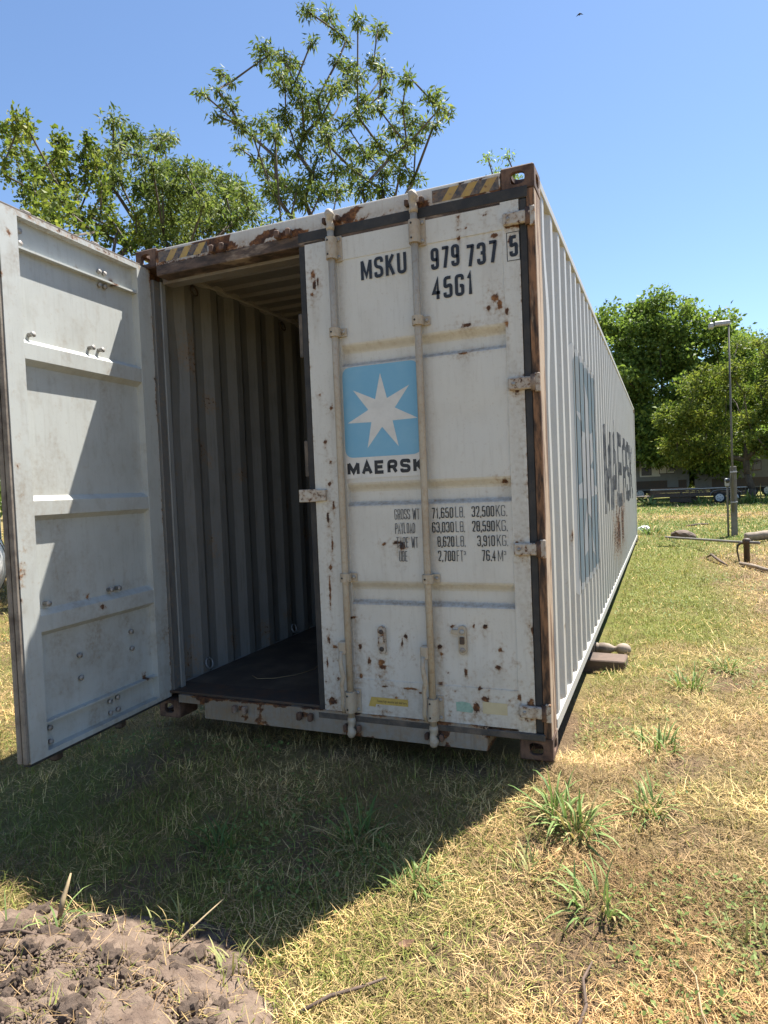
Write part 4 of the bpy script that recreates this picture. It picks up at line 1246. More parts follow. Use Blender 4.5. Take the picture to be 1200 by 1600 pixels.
LSH = [(-7.29, 5.01, 7.79, 0.16), (-6.64, 4.79, 7.68, 0.15), (-6.73, 4.84, 7.57, 0.15), (-5.26, 3.75, 6.75, 0.13), (-8.15, 6.25, 8.52, 0.17), (-7.9, 5.62, 7.98, 0.16), (-6.93, 4.72, 7.03, 0.15), (-7.6, 5.46, 7.67, 0.16), (-7.14, 5.32, 7.46, 0.15), (-6.76, 4.61, 6.72, 0.14), (-7.68, 5.65, 7.35, 0.16), (-6.41, 5.34, 7.54, 0.15), (-6.34, 5.4, 7.47, 0.15), (-6.08, 5.07, 7.12, 0.14), (-6.84, 5.9, 7.56, 0.16), (-6.57, 5.46, 7.21, 0.15), (-7.11, 5.72, 7.42, 0.16), (-6.41, 4.95, 6.86, 0.14), (-6.97, 5.3, 7.21, 0.15), (-6.2, 4.8, 6.6, 0.14), (-7.24, 5.97, 7.34, 0.16), (-6.65, 5.75, 7.16, 0.15), (-6.8, 5.77, 7.0, 0.15), (-7.01, 5.65, 6.91, 0.15), (-6.21, 4.62, 6.38, 0.14), (-7.54, 5.55, 6.94, 0.16), (-8.26, 6.47, 7.31, 0.17), (-5.6, 4.46, 5.94, 0.13), (-5.42, 4.53, 6.04, 0.13), (-5.53, 4.71, 5.91, 0.13), (-6.99, 6.24, 6.71, 0.16), (-6.36, 5.97, 7.83, 0.15), (-6.93, 6.61, 8.11, 0.16), (-6.68, 6.41, 7.79, 0.16), (-6.5, 5.93, 7.54, 0.15), (-6.49, 6.04, 7.44, 0.15), (-6.09, 5.86, 7.27, 0.15), (-6.79, 6.49, 7.5, 0.16), (-5.44, 5.29, 6.6, 0.14), (-5.87, 5.76, 6.72, 0.15), (-6.26, 6.21, 6.81, 0.15), (-7.19, 7.27, 7.25, 0.17), (-5.69, 5.5, 6.23, 0.14), (-5.37, 5.42, 6.02, 0.14), (-5.64, 5.8, 6.05, 0.14), (-6.77, 6.63, 6.58, 0.16), (-6.16, 5.71, 6.35, 0.15), (-7.29, 6.56, 6.7, 0.16), (-5.07, 4.71, 5.53, 0.13), (-6.82, 6.79, 6.46, 0.16), (-6.57, 6.9, 6.55, 0.16), (-5.01, 5.34, 5.58, 0.13), (-5.85, 6.49, 6.19, 0.15), (-6.42, 7.26, 6.73, 0.16), (-5.8, 6.46, 6.59, 0.15), (-6.43, 6.99, 6.28, 0.16), (-7.98, 7.21, 7.67, 0.17), (-6.52, 5.99, 7.11, 0.15)]
LMID = [(-6.2, 6.45, 8.36, 0.24), (-6.3, 7.01, 8.41, 0.25), (-7.43, 8.47, 9.26, 0.22), (-7.0, 7.5, 8.62, 0.26), (-5.52, 5.73, 7.31, 0.22), (-6.69, 6.88, 7.86, 0.27), (-6.21, 6.48, 7.37, 0.26), (-6.84, 6.95, 7.56, 0.22), (-5.27, 6.01, 7.33, 0.17), (-6.49, 7.4, 7.58, 0.27), (-6.35, 7.51, 7.69, 0.28), (-7.0, 8.72, 9.27, 0.25), (-6.27, 7.69, 8.49, 0.23), (-6.21, 7.99, 8.77, 0.17), (-5.18, 6.24, 7.21, 0.29), (-7.34, 9.31, 8.94, 0.38), (-4.52, 6.24, 7.02, 0.26), (-6.15, 8.78, 8.41, 0.29), (-5.18, 7.72, 7.75, 0.21), (-5.46, 6.8, 7.17, 0.35), (-5.38, 7.16, 7.25, 0.36), (-5.13, 7.33, 7.27, 0.31), (-6.46, 7.61, 7.37, 0.39), (-5.87, 7.46, 7.11, 0.42), (-6.57, 8.94, 7.8, 0.47), (-4.31, 6.5, 6.48, 0.33), (-5.12, 8.17, 7.74, 0.3), (-4.55, 7.49, 7.12, 0.3), (-5.34, 8.97, 8.01, 0.29), (-3.58, 6.66, 6.59, 0.21), (-4.99, 7.85, 7.03, 0.37), (-5.04, 8.49, 7.27, 0.38), (-3.87, 7.23, 6.54, 0.29), (-6.83, 8.09, 7.24, 0.4), (-6.0, 7.73, 6.86, 0.43), (-6.18, 8.64, 7.21, 0.46), (-5.84, 8.84, 7.21, 0.4), (-4.41, 7.47, 6.51, 0.3), (-5.52, 6.86, 6.21, 0.35), (-6.17, 7.09, 6.45, 0.31), (-4.96, 9.18, 7.61, 0.2), (-6.21, 8.42, 6.79, 0.34)]
LMID = [(a, b, c, r * 1.02) for a, b, c, r in LMID]
rg = random.Random(5)
# the lower, hidden parts of those crowns, so that they are whole trees from the side as well
def lower(cl, n, cx, cy, sx, sy, z0, z1, r, seed):
    q = random.Random(seed)
    return cl + [(cx + q.gauss(0, sx), cy + q.gauss(0, sy), q.uniform(z0, z1), r * q.uniform(.8, 1.2)) for _ in range(n)]
tree('feathery_tree', 'tall open tree with feathery drooping leaves rising behind the container roof', (-4.9, 11.8),
     lower([(a, b, c, r * 0.80) for a, b, c, r in TALL], 26, -4.9, 11.6, 1.3, 1.3, 4.5, 7.2, 0.45, 1), 30000, 0.15, 0.13, 3.0, 11, PAL_A, droop=0.55, elong=3.4)
tree('bushy_tree', 'bushy dark green tree just left of the tall feathery one', (-5.9, 7.2),
     lower(LMID, 26, -5.9, 7.2, 1.2, 1.2, 3.0, 5.6, 0.45, 2), 36000, 0.115, 0.10, 2.0, 12, PAL_A, droop=0.55, elong=3.2)
tree('leafy_tree', 'yellow green tree with upright shoots above the open container door', (-6.7, 6.0),
     lower([(a, b, c, r * 0.92) for a, b, c, r in LSH], 20, -6.6, 5.6, 1.0, 0.9, 3.6, 5.6, 0.36, 3), 25000, 0.084, 0.08, 1.6, 13, PAL_B, droop=0.0, elong=1.7, fill=0.75, squash=1.7)
# only the top of this one shows over the roof
q = random.Random(8)
tree('distant_tree', 'small treetop peeking over the container roof by its rusty top corner', (-1.05, 16.2),
     [(-1.08 + q.gauss(0, .22), 16.2 + q.gauss(0, .5), q.uniform(9.4, 10.85), q.uniform(.2, .3)) for _ in range(22)] + lower([], 34, -1.4, 16.2, 0.45, 0.9, 4.5, 8.6, 0.5, 4), 16000, 0.11, 0.10, 2.4, 14, PAL_C, droop=0.5, elong=3.0)

def crown_clumps(lobes, seed, per, r):
    q = random.Random(seed); o = []
    for (cx, cy, cz, rx, ry, rz) in lobes:
        for _ in range(per):
            while True:
                v = Vector((q.gauss(0, 1), q.gauss(0, 1), q.gauss(0, 1)))
                if v.length > 0.1: break
            v.normalize()
            f = q.uniform(0.55, 1.0)
            o.append((cx + v.x * rx * f, cy + v.y * ry * f, cz + v.z * rz * f, r * q.uniform(0.7, 1.25)))
    return o
tree('shade_tree', 'broad dense green shade tree beyond the far end of the container', (2.4, 46.5),
     crown_clumps([(2.6, 43.2, 7.6, 4.6, 3.2, 5.2), (3.6, 42.6, 8.6, 3.6, 2.6, 4.2), (1.0, 43, 9.2, 3.4, 3.2, 3.6), (3.4, 43.2, 10.6, 2.8, 2.6, 3.0), (5.6, 42.8, 8.4, 2.8, 2.6, 3.2), (2.6, 41.5, 6.4, 4.6, 3.0, 3.0), (-1.4, 43, 7.2, 3.0, 2.6, 3.6), (6.8, 43, 6.2, 2.2, 2.2, 2.4), (0.6, 40.6, 4.2, 2.6, 1.6, 2.0), (3.6, 40.2, 3.3, 2.2, 1.4, 1.6), (5.6, 40.6, 3.1, 1.9, 1.4, 1.5), (4.6, 44.6, 2.4, 1.4, 0.6, 1.6), (7.6, 43.6, 7.6, 2.2, 1.8, 2.4)], 21, 26, 0.85),
     92000, 0.26, 0.34, 2.6, 21, PAL_C, droop=0.25, elong=1.7, fill=0.45)
tree('young_tree', 'light green tree with a slim bare trunk behind the lamp pole', (7.0, 34.0),
     crown_clumps([(7.2, 34, 6.2, 2.2, 2.0, 2.4), (5.4, 33.6, 5.2, 1.6, 1.6, 1.9), (3.9, 33.2, 4.2, 1.1, 1.1, 1.1), (8.6, 34, 5.4, 1.7, 1.7, 2.2), (6.2, 33.8, 3.1, 2.1, 1.6, 1.0), (8.8, 34.4, 2.9, 1.6, 1.4, 0.9), (4.4, 34.2, 2.8, 1.2, 1.0, 0.8)], 22, 22, 0.5),
     40000, 0.17, 0.15, 1.5, 22, PAL_B, droop=0.35, elong=2.2, fill=0.55)
tree('corner_tree', 'tree with thin dark foliage at the right edge of the view', (10.2, 38.0),
     crown_clumps([(10.3, 38, 8.0, 1.7, 1.8, 3.4), (9.4, 38, 5.6, 1.8, 1.8, 2.2), (11.6, 38, 6.2, 1.8, 1.8, 2.6), (8.2, 39, 7.4, 1.9, 1.6, 2.4)], 23, 20, 0.65),
     40000, 0.2, 0.15, 1.8, 23, PAL_C, droop=0.35, elong=2.4, fill=0.55)
# the wood that closes the horizon
V_, Q_, C_ = [], [], []
q = random.Random(31); cl = []
for x in np.arange(-70, 75, 2.6):
    yy = 62 + q.uniform(-5, 5) if x > -14 else 52 + 0.35 * (x + 14) + q.uniform(-4, 4)
    hh = q.uniform(5.0, 8.5)
    for _ in range(11):
        cl.append((x + q.gauss(0, 1.9), yy + q.gauss(0, 1.2), q.uniform(0.6, hh), q.uniform(1.0, 1.8)))
V_, Q_, C_ = leaf_cloud([c[:3] for c in cl], [c[3] for c in cl], np.full(len(cl), 90), 0.55, 33, 0.3, 0.85, PAL_C, 0.5, 1.5)
tag(fast_mesh('far_wood', V_, Q_, None, M['leaf'], None, C_), 'dark mass of trees closing the horizon', 'trees', kind='stuff')

# ------------------------------------------------------------------ vehicles and gear at the far end of the lawn
def wheel(parent, c, r, w, name='wheel'):
    wl = lathe(name, [(-w / 2, r * 0.62), (-w / 2, r * 0.93), (-w / 2 + 0.02, r), (w / 2 - 0.02, r), (w / 2, r * 0.93), (w / 2, r * 0.62)], c, (0, -1, 0), M['tyre'], parent, 24)
    lathe('rim', [(w / 2 - 0.01, r * 0.66), (w / 2 + 0.012, r * 0.65), (w / 2 + 0.016, r * 0.60), (w / 2 + 0.006, r * 0.5), (w / 2 + 0.004, r * 0.25), (w / 2 + 0.03, r * 0.16)], Vector(c), (0, -1, 0), M['rim'], wl, 20)
    for k in range(5):
        an = 2 * math.pi * k / 5
        lathe('lug_hole', [(0, r * 0.07), (0.006, r * 0.07)], (c[0] + r * 0.38 * math.cos(an), c[1] - (w / 2 + 0.004), c[2] + r * 0.38 * math.sin(an)), (0, -1, 0), M['tyre'], wl, 8)
    return wl

TX, TY = 4.55, 33.5
tz = float(gz(TX, TY))
TR = thing('utility_trailer', (TX, TY, tz), 'long black flatbed utility trailer parked under the trees', 'trailer')
TR.scale = (0.84, 0.84, 0.84)
for s, yy in ((0, 0.0), (1, 2.0)):
    box('side_rail', -2.6, 2.6, yy - 0.03, yy + 0.03, 0.88, 0.94, M['galv'] if s == 0 else M['dark_metal'], TR)
    box('frame_beam', -2.6, 2.6, yy - 0.04, yy + 0.04, 0.44, 0.60, M['dark_metal'], TR)
    for x in np.arange(-2.55, 2.6, 0.85):
        box('stake', x - 0.03, x + 0.03, yy - 0.028, yy + 0.028, 0.601, 0.879, M['dark_metal'], TR)
for k in range(9):
    box('deck_plank', -2.58, 2.58, 0.06 + k * 0.21, 0.26 + k * 0.21, 0.601, 0.645, M['wood_dark'], TR)
for z in (0.605, 0.70, 0.795):
    box('side_board', -2.58, 0.66, 0.031, 0.058, z, z + 0.088, M['wood_dark'], TR)
box('under_deck_shade', -1.5, -0.3, 0.1, 1.9, 0.12, 0.44, M['dark_metal'], TR)  # dark block added under the deck in place of shade
for x in (1.18, 1.95):
    wheel(TR, (x, -0.17, 0.34), 0.34, 0.22)
V, F = [], []
prof = [(x_ - 0.24, z_) for x_, z_ in ((0.92, 0.42), (0.96, 0.62), (1.12, 0.76), (1.30, 0.80), (1.62, 0.805), (2.05, 0.80), (2.35, 0.78), (2.55, 0.62), (2.58, 0.42))]
for (x, z) in prof: V += [(x, -0.30, z), (x, -0.05, z), (x, -0.30, z - 0.025), (x, -0.05, z - 0.025)]
for i in range(len(prof) - 1):
    a = i * 4; b = a + 4
    F += [(a, a + 1, b + 1, b), (a + 2, b + 2, b + 3, a + 3), (a, b, b + 2, a + 2), (a + 1, a + 3, b + 3, b + 1)]
new_mesh('fender', V, F, M['galv'], TR, True)
tube('tongue', [(-2.6, 0.1, 0.5), (-3.7, 1.0, 0.48)], 0.045, M['dark_metal'], TR, 8)
tube('tongue', [(-2.6, 1.9, 0.5), (-3.7, 1.0, 0.48)], 0.045, M['dark_metal'], TR, 8)
box('low_shade_block', -0.9, 0.0, 0.3, 1.7, 0.05, 0.40, M['dark_metal'], TR)  # no axle here: low dark box added to darken the view beneath

def camper(loc, ln, label, front_left, body, band):
    z = float(gz(loc[0], loc[1]))
    t = thing('camper_trailer', (loc[0], loc[1], z), label, 'camper')
    # rounded body outline extruded across its width
    h0, h1 = 0.55, 2.95
    pr = rounded([(-ln / 2, h0), (ln / 2, h0), (ln / 2, h1), (-ln / 2, h1)], 0.35, True, 6)
    if front_left: pr = rounded([(-ln / 2 + 0.9, h0), (ln / 2, h0), (ln / 2, h1), (-ln / 2 + 0.35, h1), (-ln / 2, 1.75)], 0.4, True, 6)
    bm = bmesh.new()
    A = [bm.verts.new((p.x, 0, p.y)) for p in pr]; B = [bm.verts.new((p.x, 2.3, p.y)) for p in pr]
    bm.faces.new(A); bm.faces.new(B[::-1])
    for i in range(len(A)):
        j = (i + 1) % len(A); bm.faces.new((A[i], B[i], B[j], A[j]))
    from_bm('body', bm, M[body], t)
    if front_left:
        nc = box('nose_cap', 0.75, 1.95, -0.02, -0.002, 1.42, 2.62, M['white_metal'], t, 0.008)
        box('nose_pane', 0.85, 1.45, -0.032, -0.021, 1.5, 2.0, M['glass'], nc, 0.003)
    box('lower_band', -ln / 2 + 0.95, ln / 2 - 0.15, -0.012, -0.002, 0.62, 1.15, M[band], t)
    nw = max(2, int(ln / 2.1))
    for k in range(nw):
        x = -ln / 2 + 1.15 + k * (ln - 2.0) / max(1, nw - 1) * 0.92
        w = box('window', x - 0.45, x + 0.45, -0.03, -0.002, 1.55, 2.15, M['dark_metal'], t, 0.01)
        for s in (-1, 1):
            box('pane', x + s * 0.215 - 0.195, x + s * 0.215 + 0.195, -0.04, -0.031, 1.60, 2.10, M['glass'] if k % 2 else M['white_metal'], w, 0.002)
    d = box('entry_door', ln / 2 - 1.25, ln / 2 - 0.62, -0.03, -0.002, 0.7, 2.5, M['grey_body'], t, 0.01)
    box('door_pane', ln / 2 - 1.12, ln / 2 - 0.75, -0.042, -0.031, 1.7, 2.2, M['glass'], d, 0.002)
    for x in (-0.4, 0.45):
        wheel(t, (x + 0.3, 0.13, 0.34), 0.34, 0.2)
    box('roof_unit', -0.4, 0.5, 0.8, 1.5, 2.951, 3.2, M['white_metal'], t, 0.06)
    box('chassis', -ln / 2 + 0.9, ln / 2 - 0.2, 0.3, 2.0, 0.35, 0.549, M['dark_metal'], t, 0.01)
    return t
camper((0.9, 42.0), 7.2, 'dark grey camper with a white rounded nose deep in tree shade', True, 'grey_body', 'dark_metal')
camper((8.0, 42.0), 6.4, 'pale grey camper with framed side windows in shade behind the lamp pole', False, 'camper_shaded_white', 'dark_metal')

# pole with a lamp head
PX, PY = 4.42, 13.4
pz = float(gz(PX, PY))
PO = thing('lamp_pole', (PX, PY, pz), 'thin grey lamp mast strapped to a short thick wooden post', 'pole')
bm = bmesh.new(); bm_box(bm, -0.062, 0.062, -0.062, 0.062, -0.2, 1.56, 0.010); from_bm('post', bm, M['pole_grey'], PO)
tube('conduit', [(-0.125, -0.02, -0.1), (-0.125, -0.02, 0.85), (-0.120, -0.02, 1.15)], 0.022, M['pole_grey'], PO, 8)
tube('mast', [(-0.02, -0.090, 0.55), (-0.025, -0.095, 2.6), (-0.035, -0.115, 4.72)], [0.024, 0.021, 0.016], M['mast'], PO, 8)
bm = bmesh.new(); bm_box(bm, -0.175, -0.075, -0.085, -0.0, 1.12, 1.30, 0.015); from_bm('meter_box', bm, M['galv'], PO)
lathe('meter_glass', [(0, 0.045), (0.04, 0.043), (0.05, 0.03)], (-0.125, -0.085, 1.24), (0, -1, 0), M['glass'], PO, 14)
for z in (0.75, 1.42):
    box('strap', -0.070, 0.070, -0.120, -0.063, z, z + 0.03, M['galv'], PO, 0.002)
bm = bmesh.new(); bm_box(bm, -0.32, 0.0, -0.18, -0.05, 4.66, 4.76, 0.02); from_bm('lamp_head', bm, M['galv'], PO)
bm = bmesh.new(); bm_box(bm, -0.43, -0.325, -0.20, -0.03, 4.62, 4.74, 0.02); from_bm('lamp_box', bm, M['galv'], PO)
tube('sensor_stem', [(-0.37, -0.115, 4.74), (-0.37, -0.115, 4.82)], 0.012, M['galv'], PO, 6)
for a in (0, 2.1, 4.2):
    tube('sensor_arm', [(-0.37, -0.115, 4.82), (-0.37 + 0.09 * math.cos(a), -0.115 + 0.09 * math.sin(a), 4.845)], [0.006, 0.018], M['galv'], PO, 6)

# black upright with a pipe resting on it
bx_, by_ = 4.18, 8.75
bz = float(gz(bx_, by_))
BP = thing('standpipe', (bx_, by_, bz), 'short rusty black upright standing in straw at the right', 'post')
lathe('upright', [(-0.15, 0.045), (0.30, 0.045), (0.305, 0.06), (0.36, 0.062), (0.385, 0.045), (0.39, 0.02)], (0, 0, 0), (0, 0, 1), M['dark_metal'], BP, 14)
tube('elbow', [(0.0, 0.02, 0.30), (-0.07, 0.05, 0.31), (-0.12, 0.07, 0.27), (-0.13, 0.075, 0.18), (-0.10, 0.06, 0.0), (-0.10, 0.06, -0.05)], [0.02, 0.022, 0.02, 0.012, 0.012, 0.012], M['dark_metal'], BP, 8)
o = tube('steel_pipe', [(3.0, 12.6, float(gz(3.0, 12.6)) + 0.05), (4.05, 9.10, bz + 0.30), (4.33, 8.5, bz + 0.335)], 0.022, M['pole_grey'], None, 10)
tag(o, 'long thin grey pipe lying propped across the lawn against the black upright', 'pipe')

def lump(name, c, s, mat, label, cat, seed, parent=None, sub=3, rough=0.35, group=None):
    bm = bmesh.new(); bmesh.ops.create_icosphere(bm, subdivisions=sub, radius=1.0)
    q = np.array([v.co[:] for v in bm.verts])
    nz = fbm(q[:, 0] * 1.6 + q[:, 2] * 1.1 + seed, q[:, 1] * 1.6 - q[:, 2] * 0.9 + seed, seed)
    nz2 = fbm(q[:, 0] * 4 + q[:, 2] * 3 + seed, q[:, 1] * 4 - q[:, 2] * 3 + seed, seed + 5)
    f = 1 + rough * 2 * (nz - 0.5) + rough * (nz2 - 0.5)
    for v, k in zip(bm.verts, f):
        v.co = (v.co.x * s[0] * k, v.co.y * s[1] * k, v.co.z * s[2] * k)
    o = from_bm(name, bm, mat, parent)
    o.location = c
    if label: tag(o, label, cat, group)
    return o
o = lump('log', (3.36, 12.75, float(gz(3.36, 12.75)) + 0.08), (0.26, 0.14, 0.11), M['wood_dark'], 'dark rotten log end lying on the grass by the pipe', 'log', 3)
o.rotation_euler = (0, 0.1, 0.2)
zz = float(gz(4.74, 12.1))
LG = thing('cut_log', (4.74, 12.1, zz), 'pale weathered cut log lying beside the black upright', 'log')
LG.rotation_euler = (0, -0.12, 0.12)
lathe('bark_tube', [(-0.24, 0.085), (-0.2, 0.10), (-0.05, 0.092), (0.1, 0.10), (0.24, 0.09)], (0, 0, 0.11), (1, 0, 0), M['wood_old'], LG, 14)
lathe('cut_face', [(0, 0.08), (0.008, 0.075)], (0.24, 0, 0.11), (1, 0, 0), M['wood_dark'], LG, 14)
o = lump('rock', (2.50, 15.1, float(gz(2.5, 15.1)) + 0.06), (0.16, 0.12, 0.11), M['white_metal'], 'small white lump on the grass near the far container corner', 'rock', 6)
def stick(name, pts, r, mat, label, cat='stick', seg=6, group=None):
    P = [Vector((a, b, float(gz(a, b)) + c)) for a, b, c in pts]
    o = tube(name, [p - P[0] for p in P], r, mat, None, seg)
    o.location = P[0]
    return tag(o, label, cat, group)
stick('branch', [(3.62, 9.2, 0.02), (3.68, 8.9, 0.10), (3.78, 8.5, 0.05), (3.86, 8.2, 0.02)], [0.012, 0.02, 0.022, 0.01], M['wood_dark'], 'curved dark branch lying left of the black upright')
stick('branch', [(4.05, 8.35, 0.04), (4.18, 7.95, 0.05), (4.30, 7.6, 0.04), (4.75, 7.2, 0.05)], [0.03, 0.035, 0.03, 0.02], M['wood_old'], 'thick pale branch on bare ground in front of the upright')
stick('branch', [(3.55, 16.4, 0.03), (3.9, 16.9, 0.06), (4.1, 17.0, 0.04)], [0.03, 0.03, 0.02], M['wood_dark'], 'short dark branch on the green grass left of the lamp pole')

# left edge: white tank and a shed behind the open door
tkx, tky = -6.98, 3.52
tk = thing('storage_tank', (tkx, tky, float(gz(tkx, tky))), 'white rounded storage tank glimpsed at the left edge past the open door', 'tank', rz=R(52.8))
lathe('tank_shell', [(-1.30, 0.02), (-1.28, 0.25), (-1.20, 0.45), (-1.05, 0.60), (-0.85, 0.66), (1.2, 0.66), (1.4, 0.60), (1.55, 0.45), (1.63, 0.25), (1.65, 0.02)], (0, 0, 0.68), (0, 1, 0), M['white_metal'], tk, 32)
for yy in (-0.80, -0.70, 0.9):
    lathe('tank_band', [(0, 0.672), (0.035, 0.672)], (0, yy, 0.68), (0, 1, 0), M['dark_metal'], tk, 32)
for yy in (-0.6, 0.9):
    box('tank_saddle', -0.5, 0.5, yy - 0.08, yy + 0.08, -0.1, 0.16, M['pole_grey'], tk)
sd = thing('garden_shed', (-11.1, 4.9, float(gz(-11.1, 4.9))), 'blue grey sided shed beyond the white tank', 'shed', rz=R(52.8))
box('wall', -2.0, 2.0, -1.5, 1.5, 0.1, 2.5, M['blue_shed'], sd, 0.01)
for k in range(13):
    x = -1.95 + k * 0.325
    box('batten', x - 0.018, x + 0.018, -1.525, -1.502, 0.15, 2.45, M['galv'], sd, 0.002)
bm = bmesh.new()
vv = [bm.verts.new(c) for c in ((-2.2, -1.75, 2.42), (2.2, -1.75, 2.42), (2.2, 0, 3.2), (-2.2, 0, 3.2), (-2.2, 1.75, 2.42), (2.2, 1.75, 2.42), (-2.2, -1.75, 2.50), (2.2, -1.75, 2.50), (2.2, 0, 3.28), (-2.2, 0, 3.28), (-2.2, 1.75, 2.50), (2.2, 1.75, 2.50))]
for f in ((0, 1, 2, 3), (3, 2, 5, 4), (6, 9, 8, 7), (9, 10, 11, 8), (0, 6, 7, 1), (4, 5, 11, 10), (0, 3, 9, 6), (3, 4, 10, 9), (1, 7, 8, 2), (2, 8, 11, 5)):
    bm.faces.new([vv[i] for i in f])
from_bm('roof', bm, M['galv'], sd)
box('base_skirt', -1.98, 1.98, -1.48, 1.48, -0.1, 0.099, M['dark_metal'], sd, 0.0)

# turned newel post and plank poking out from under the container
zz = float(gz(2.6, 2.6))
NP = thing('newel_post', (2.10, 2.62, zz + 0.058), 'turned wooden newel post with ball end sticking out from under the container', 'wooden post', rz=R(2))
bm = bmesh.new(); bm_box(bm, -0.6, 0.30, -0.052, 0.052, -0.052, 0.052, 0.008); from_bm('square_shaft', bm, M['wood_old'], NP)
lathe('turned_end', [(0.301, 0.046), (0.315, 0.050), (0.325, 0.042), (0.335, 0.047), (0.37, 0.050), (0.41, 0.044), (0.445, 0.026), (0.455, 0.022), (0.47, 0.024), (0.48, 0.036), (0.50, 0.047), (0.525, 0.052), (0.55, 0.049), (0.572, 0.036), (0.585, 0.015)], (0, 0, 0), (1, 0, 0), M['wood_old'], NP, 20)
PK = box('wooden_plank', -0.7, 0.62, -0.10, 0.10, -0.075, 0.055, M['wood_dark'], None, 0.008)
PK.location = (2.05, 2.28, zz + 0.03); PK.rotation_euler = (R(4), 0, R(-3))
tag(PK, 'dark timber plank wedged under the container side in front of the newel post', 'plank')
# loose string on the container floor
tag(tube('string', [(0.42, 0.42, 0.173), (0.5, 0.36, 0.174), (0.60, 0.40, 0.173), (0.70, 0.50, 0.174), (0.76, 0.66, 0.173), (0.72, 0.80, 0.173)], 0.0022, M['straw'], None, 5), 'pale loose string curling on the dark container floor', 'string')

# bird in the sky
bd = thing('bird', (-1.75, 48.5, 35.3), 'tiny dark bird high in the clear sky', 'bird')
V, F = tube_pts([(-0.02, -0.05, -0.12), (-0.01, -0.02, -0.08), (0, 0, 0.0), (0.01, 0.03, 0.08), (0.015, 0.05, 0.14)], [0.012, 0.045, 0.065, 0.045, 0.01], 10)
new_mesh('body', V, F, M['bird'], bd, True)
for s in (-1, 1):
    V, F = [(0.0, 0.0, 0.04), (s * 0.10, 0.01, 0.05), (s * 0.26, 0.03, -0.10), (s * 0.11, 0.02, -0.05), (0.0, 0.01, -0.04)], [(0, 1, 2, 3, 4)]
    V2 = V + [(a, b + 0.012, c) for a, b, c in V]
    F2 = [(0, 1, 2, 3, 4), (9, 8, 7, 6, 5)] + [(i, (i + 1) % 5, 5 + (i + 1) % 5, 5 + i) for i in range(5)]
    new_mesh('wing', V2, F2, M['bird'], bd)

# ------------------------------------------------------------------ dirt mound in the near left corner
k = NT('turned_soil')
n1 = k.noise(9, 6, 0.7); n2 = k.noise(60, 5, 0.7)
c = k.mix(k.ss(n1, 0.35, 0.65), (0.22, 0.163, 0.122), (0.14, 0.10, 0.076))
c = k.mix(k.math('MULTIPLY', k.ss(n2, 0.5, 0.7), 0.5), c, (0.09, 0.063, 0.05))
k.base(c); k.rough(0.95); k.b.inputs['Specular IOR Level'].default_value = 0.15
k.bump(k.math('ADD', n2, n1), 0.9, 0.012)
M['soil'] = k.m
k = NT('dark_clod')
n1 = k.noise(30, 6, 0.7)
k.base(k.mix(k.ss(n1, 0.35, 0.65), (0.092, 0.067, 0.052), (0.21, 0.155, 0.118))); k.rough(0.95)
k.b.inputs['Specular IOR Level'].default_value = 0.15
k.bump(n1, 0.8, 0.01)
M['clod'] = k.m
MD = thing('dirt_mound', (MC[0], MC[1], float(gz(*MC))), 'low mound of freshly dug brown soil with clods in the near left corner', 'dirt mound')
xs = np.arange(MC[0] - 1.25, MC[0] + 1.25, 0.012); ys = np.arange(MC[1] - 0.9, MC[1] + 0.9, 0.012)
X, Y = np.meshgrid(xs, ys)
mh = mound_h(X, Y)
rgd = 0.09 * (fbm(X * 8, Y * 8, 131) - 0.5) + 0.07 * np.maximum(fbm(X * 17, Y * 17, 134) - 0.5, -0.03) + 0.045 * (fbm(X * 40, Y * 40, 132) - 0.5) + 0.03 * np.abs(fbm(X * 14, Y * 14, 133) - 0.5)
Z = gz(X, Y) + mh + rgd * sstep(-0.02, 0.05, mh) - 0.02 * sstep(0.0, -0.02, mh)
V = np.stack([X.ravel() - MC[0], Y.ravel() - MC[1], Z.ravel() - float(gz(*MC))], 1)
nx, ny = len(xs), len(ys)
i = (np.arange(ny - 1)[:, None] * nx + np.arange(nx - 1)[None]).ravel()
Q = np.stack([i, i + 1, i + 1 + nx, i + nx], 1)
keep = (mh.ravel()[Q] > -0.028).any(axis=1)
o = fast_mesh('soil_heap', V, Q[keep], None, M['soil'], MD)
def mz(x, y):
    return float(gz(x, y) + mound_h(x, y))
rg = np.random.default_rng(17)
protos = []
for s in range(5):
    bm = bmesh.new(); bmesh.ops.create_icosphere(bm, subdivisions=3, radius=1.0)
    q = np.array([v.co[:] for v in bm.verts])
    f = 1 + 1.1 * (fbm(q[:, 0] * 1.3 + q[:, 2] + s * 3, q[:, 1] * 1.3 - q[:, 2] + s, 140 + s, 3) - 0.5) + 0.22 * (hsh((q[:, 0] * 99).astype(int), (q[:, 1] * 99 + q[:, 2] * 57).astype(int), s) - 0.5)
    for v, k_ in zip(bm.verts, f): v.co = v.co * float(k_)
    me = bpy.data.meshes.new('clod'); bm.to_mesh(me); bm.free(); me.materials.append(M['clod'])
    protos.append(me)
n_c = 0
while n_c < 290:
    x = MC[0] + rg.normal() * 0.42; y = MC[1] + rg.normal() * 0.34
    if mound_h(x, y) < 0.03 and rg.random() < 0.75: continue
    o = bpy.data.objects.new('clod', protos[n_c % 5])
    s = 0.006 + 0.034 * rg.random() ** 3.0
    o.scale = (s * rg.uniform(0.8, 1.4), s * rg.uniform(0.7, 1.2), s * rg.uniform(0.5, 0.95))
    o.rotation_euler = tuple(rg.uniform(0, 6.28, 3))
    o.location = (x - MC[0], y - MC[1], mz(x, y) - float(gz(*MC)) + s * 0.18)
    link(o, MD); n_c += 1
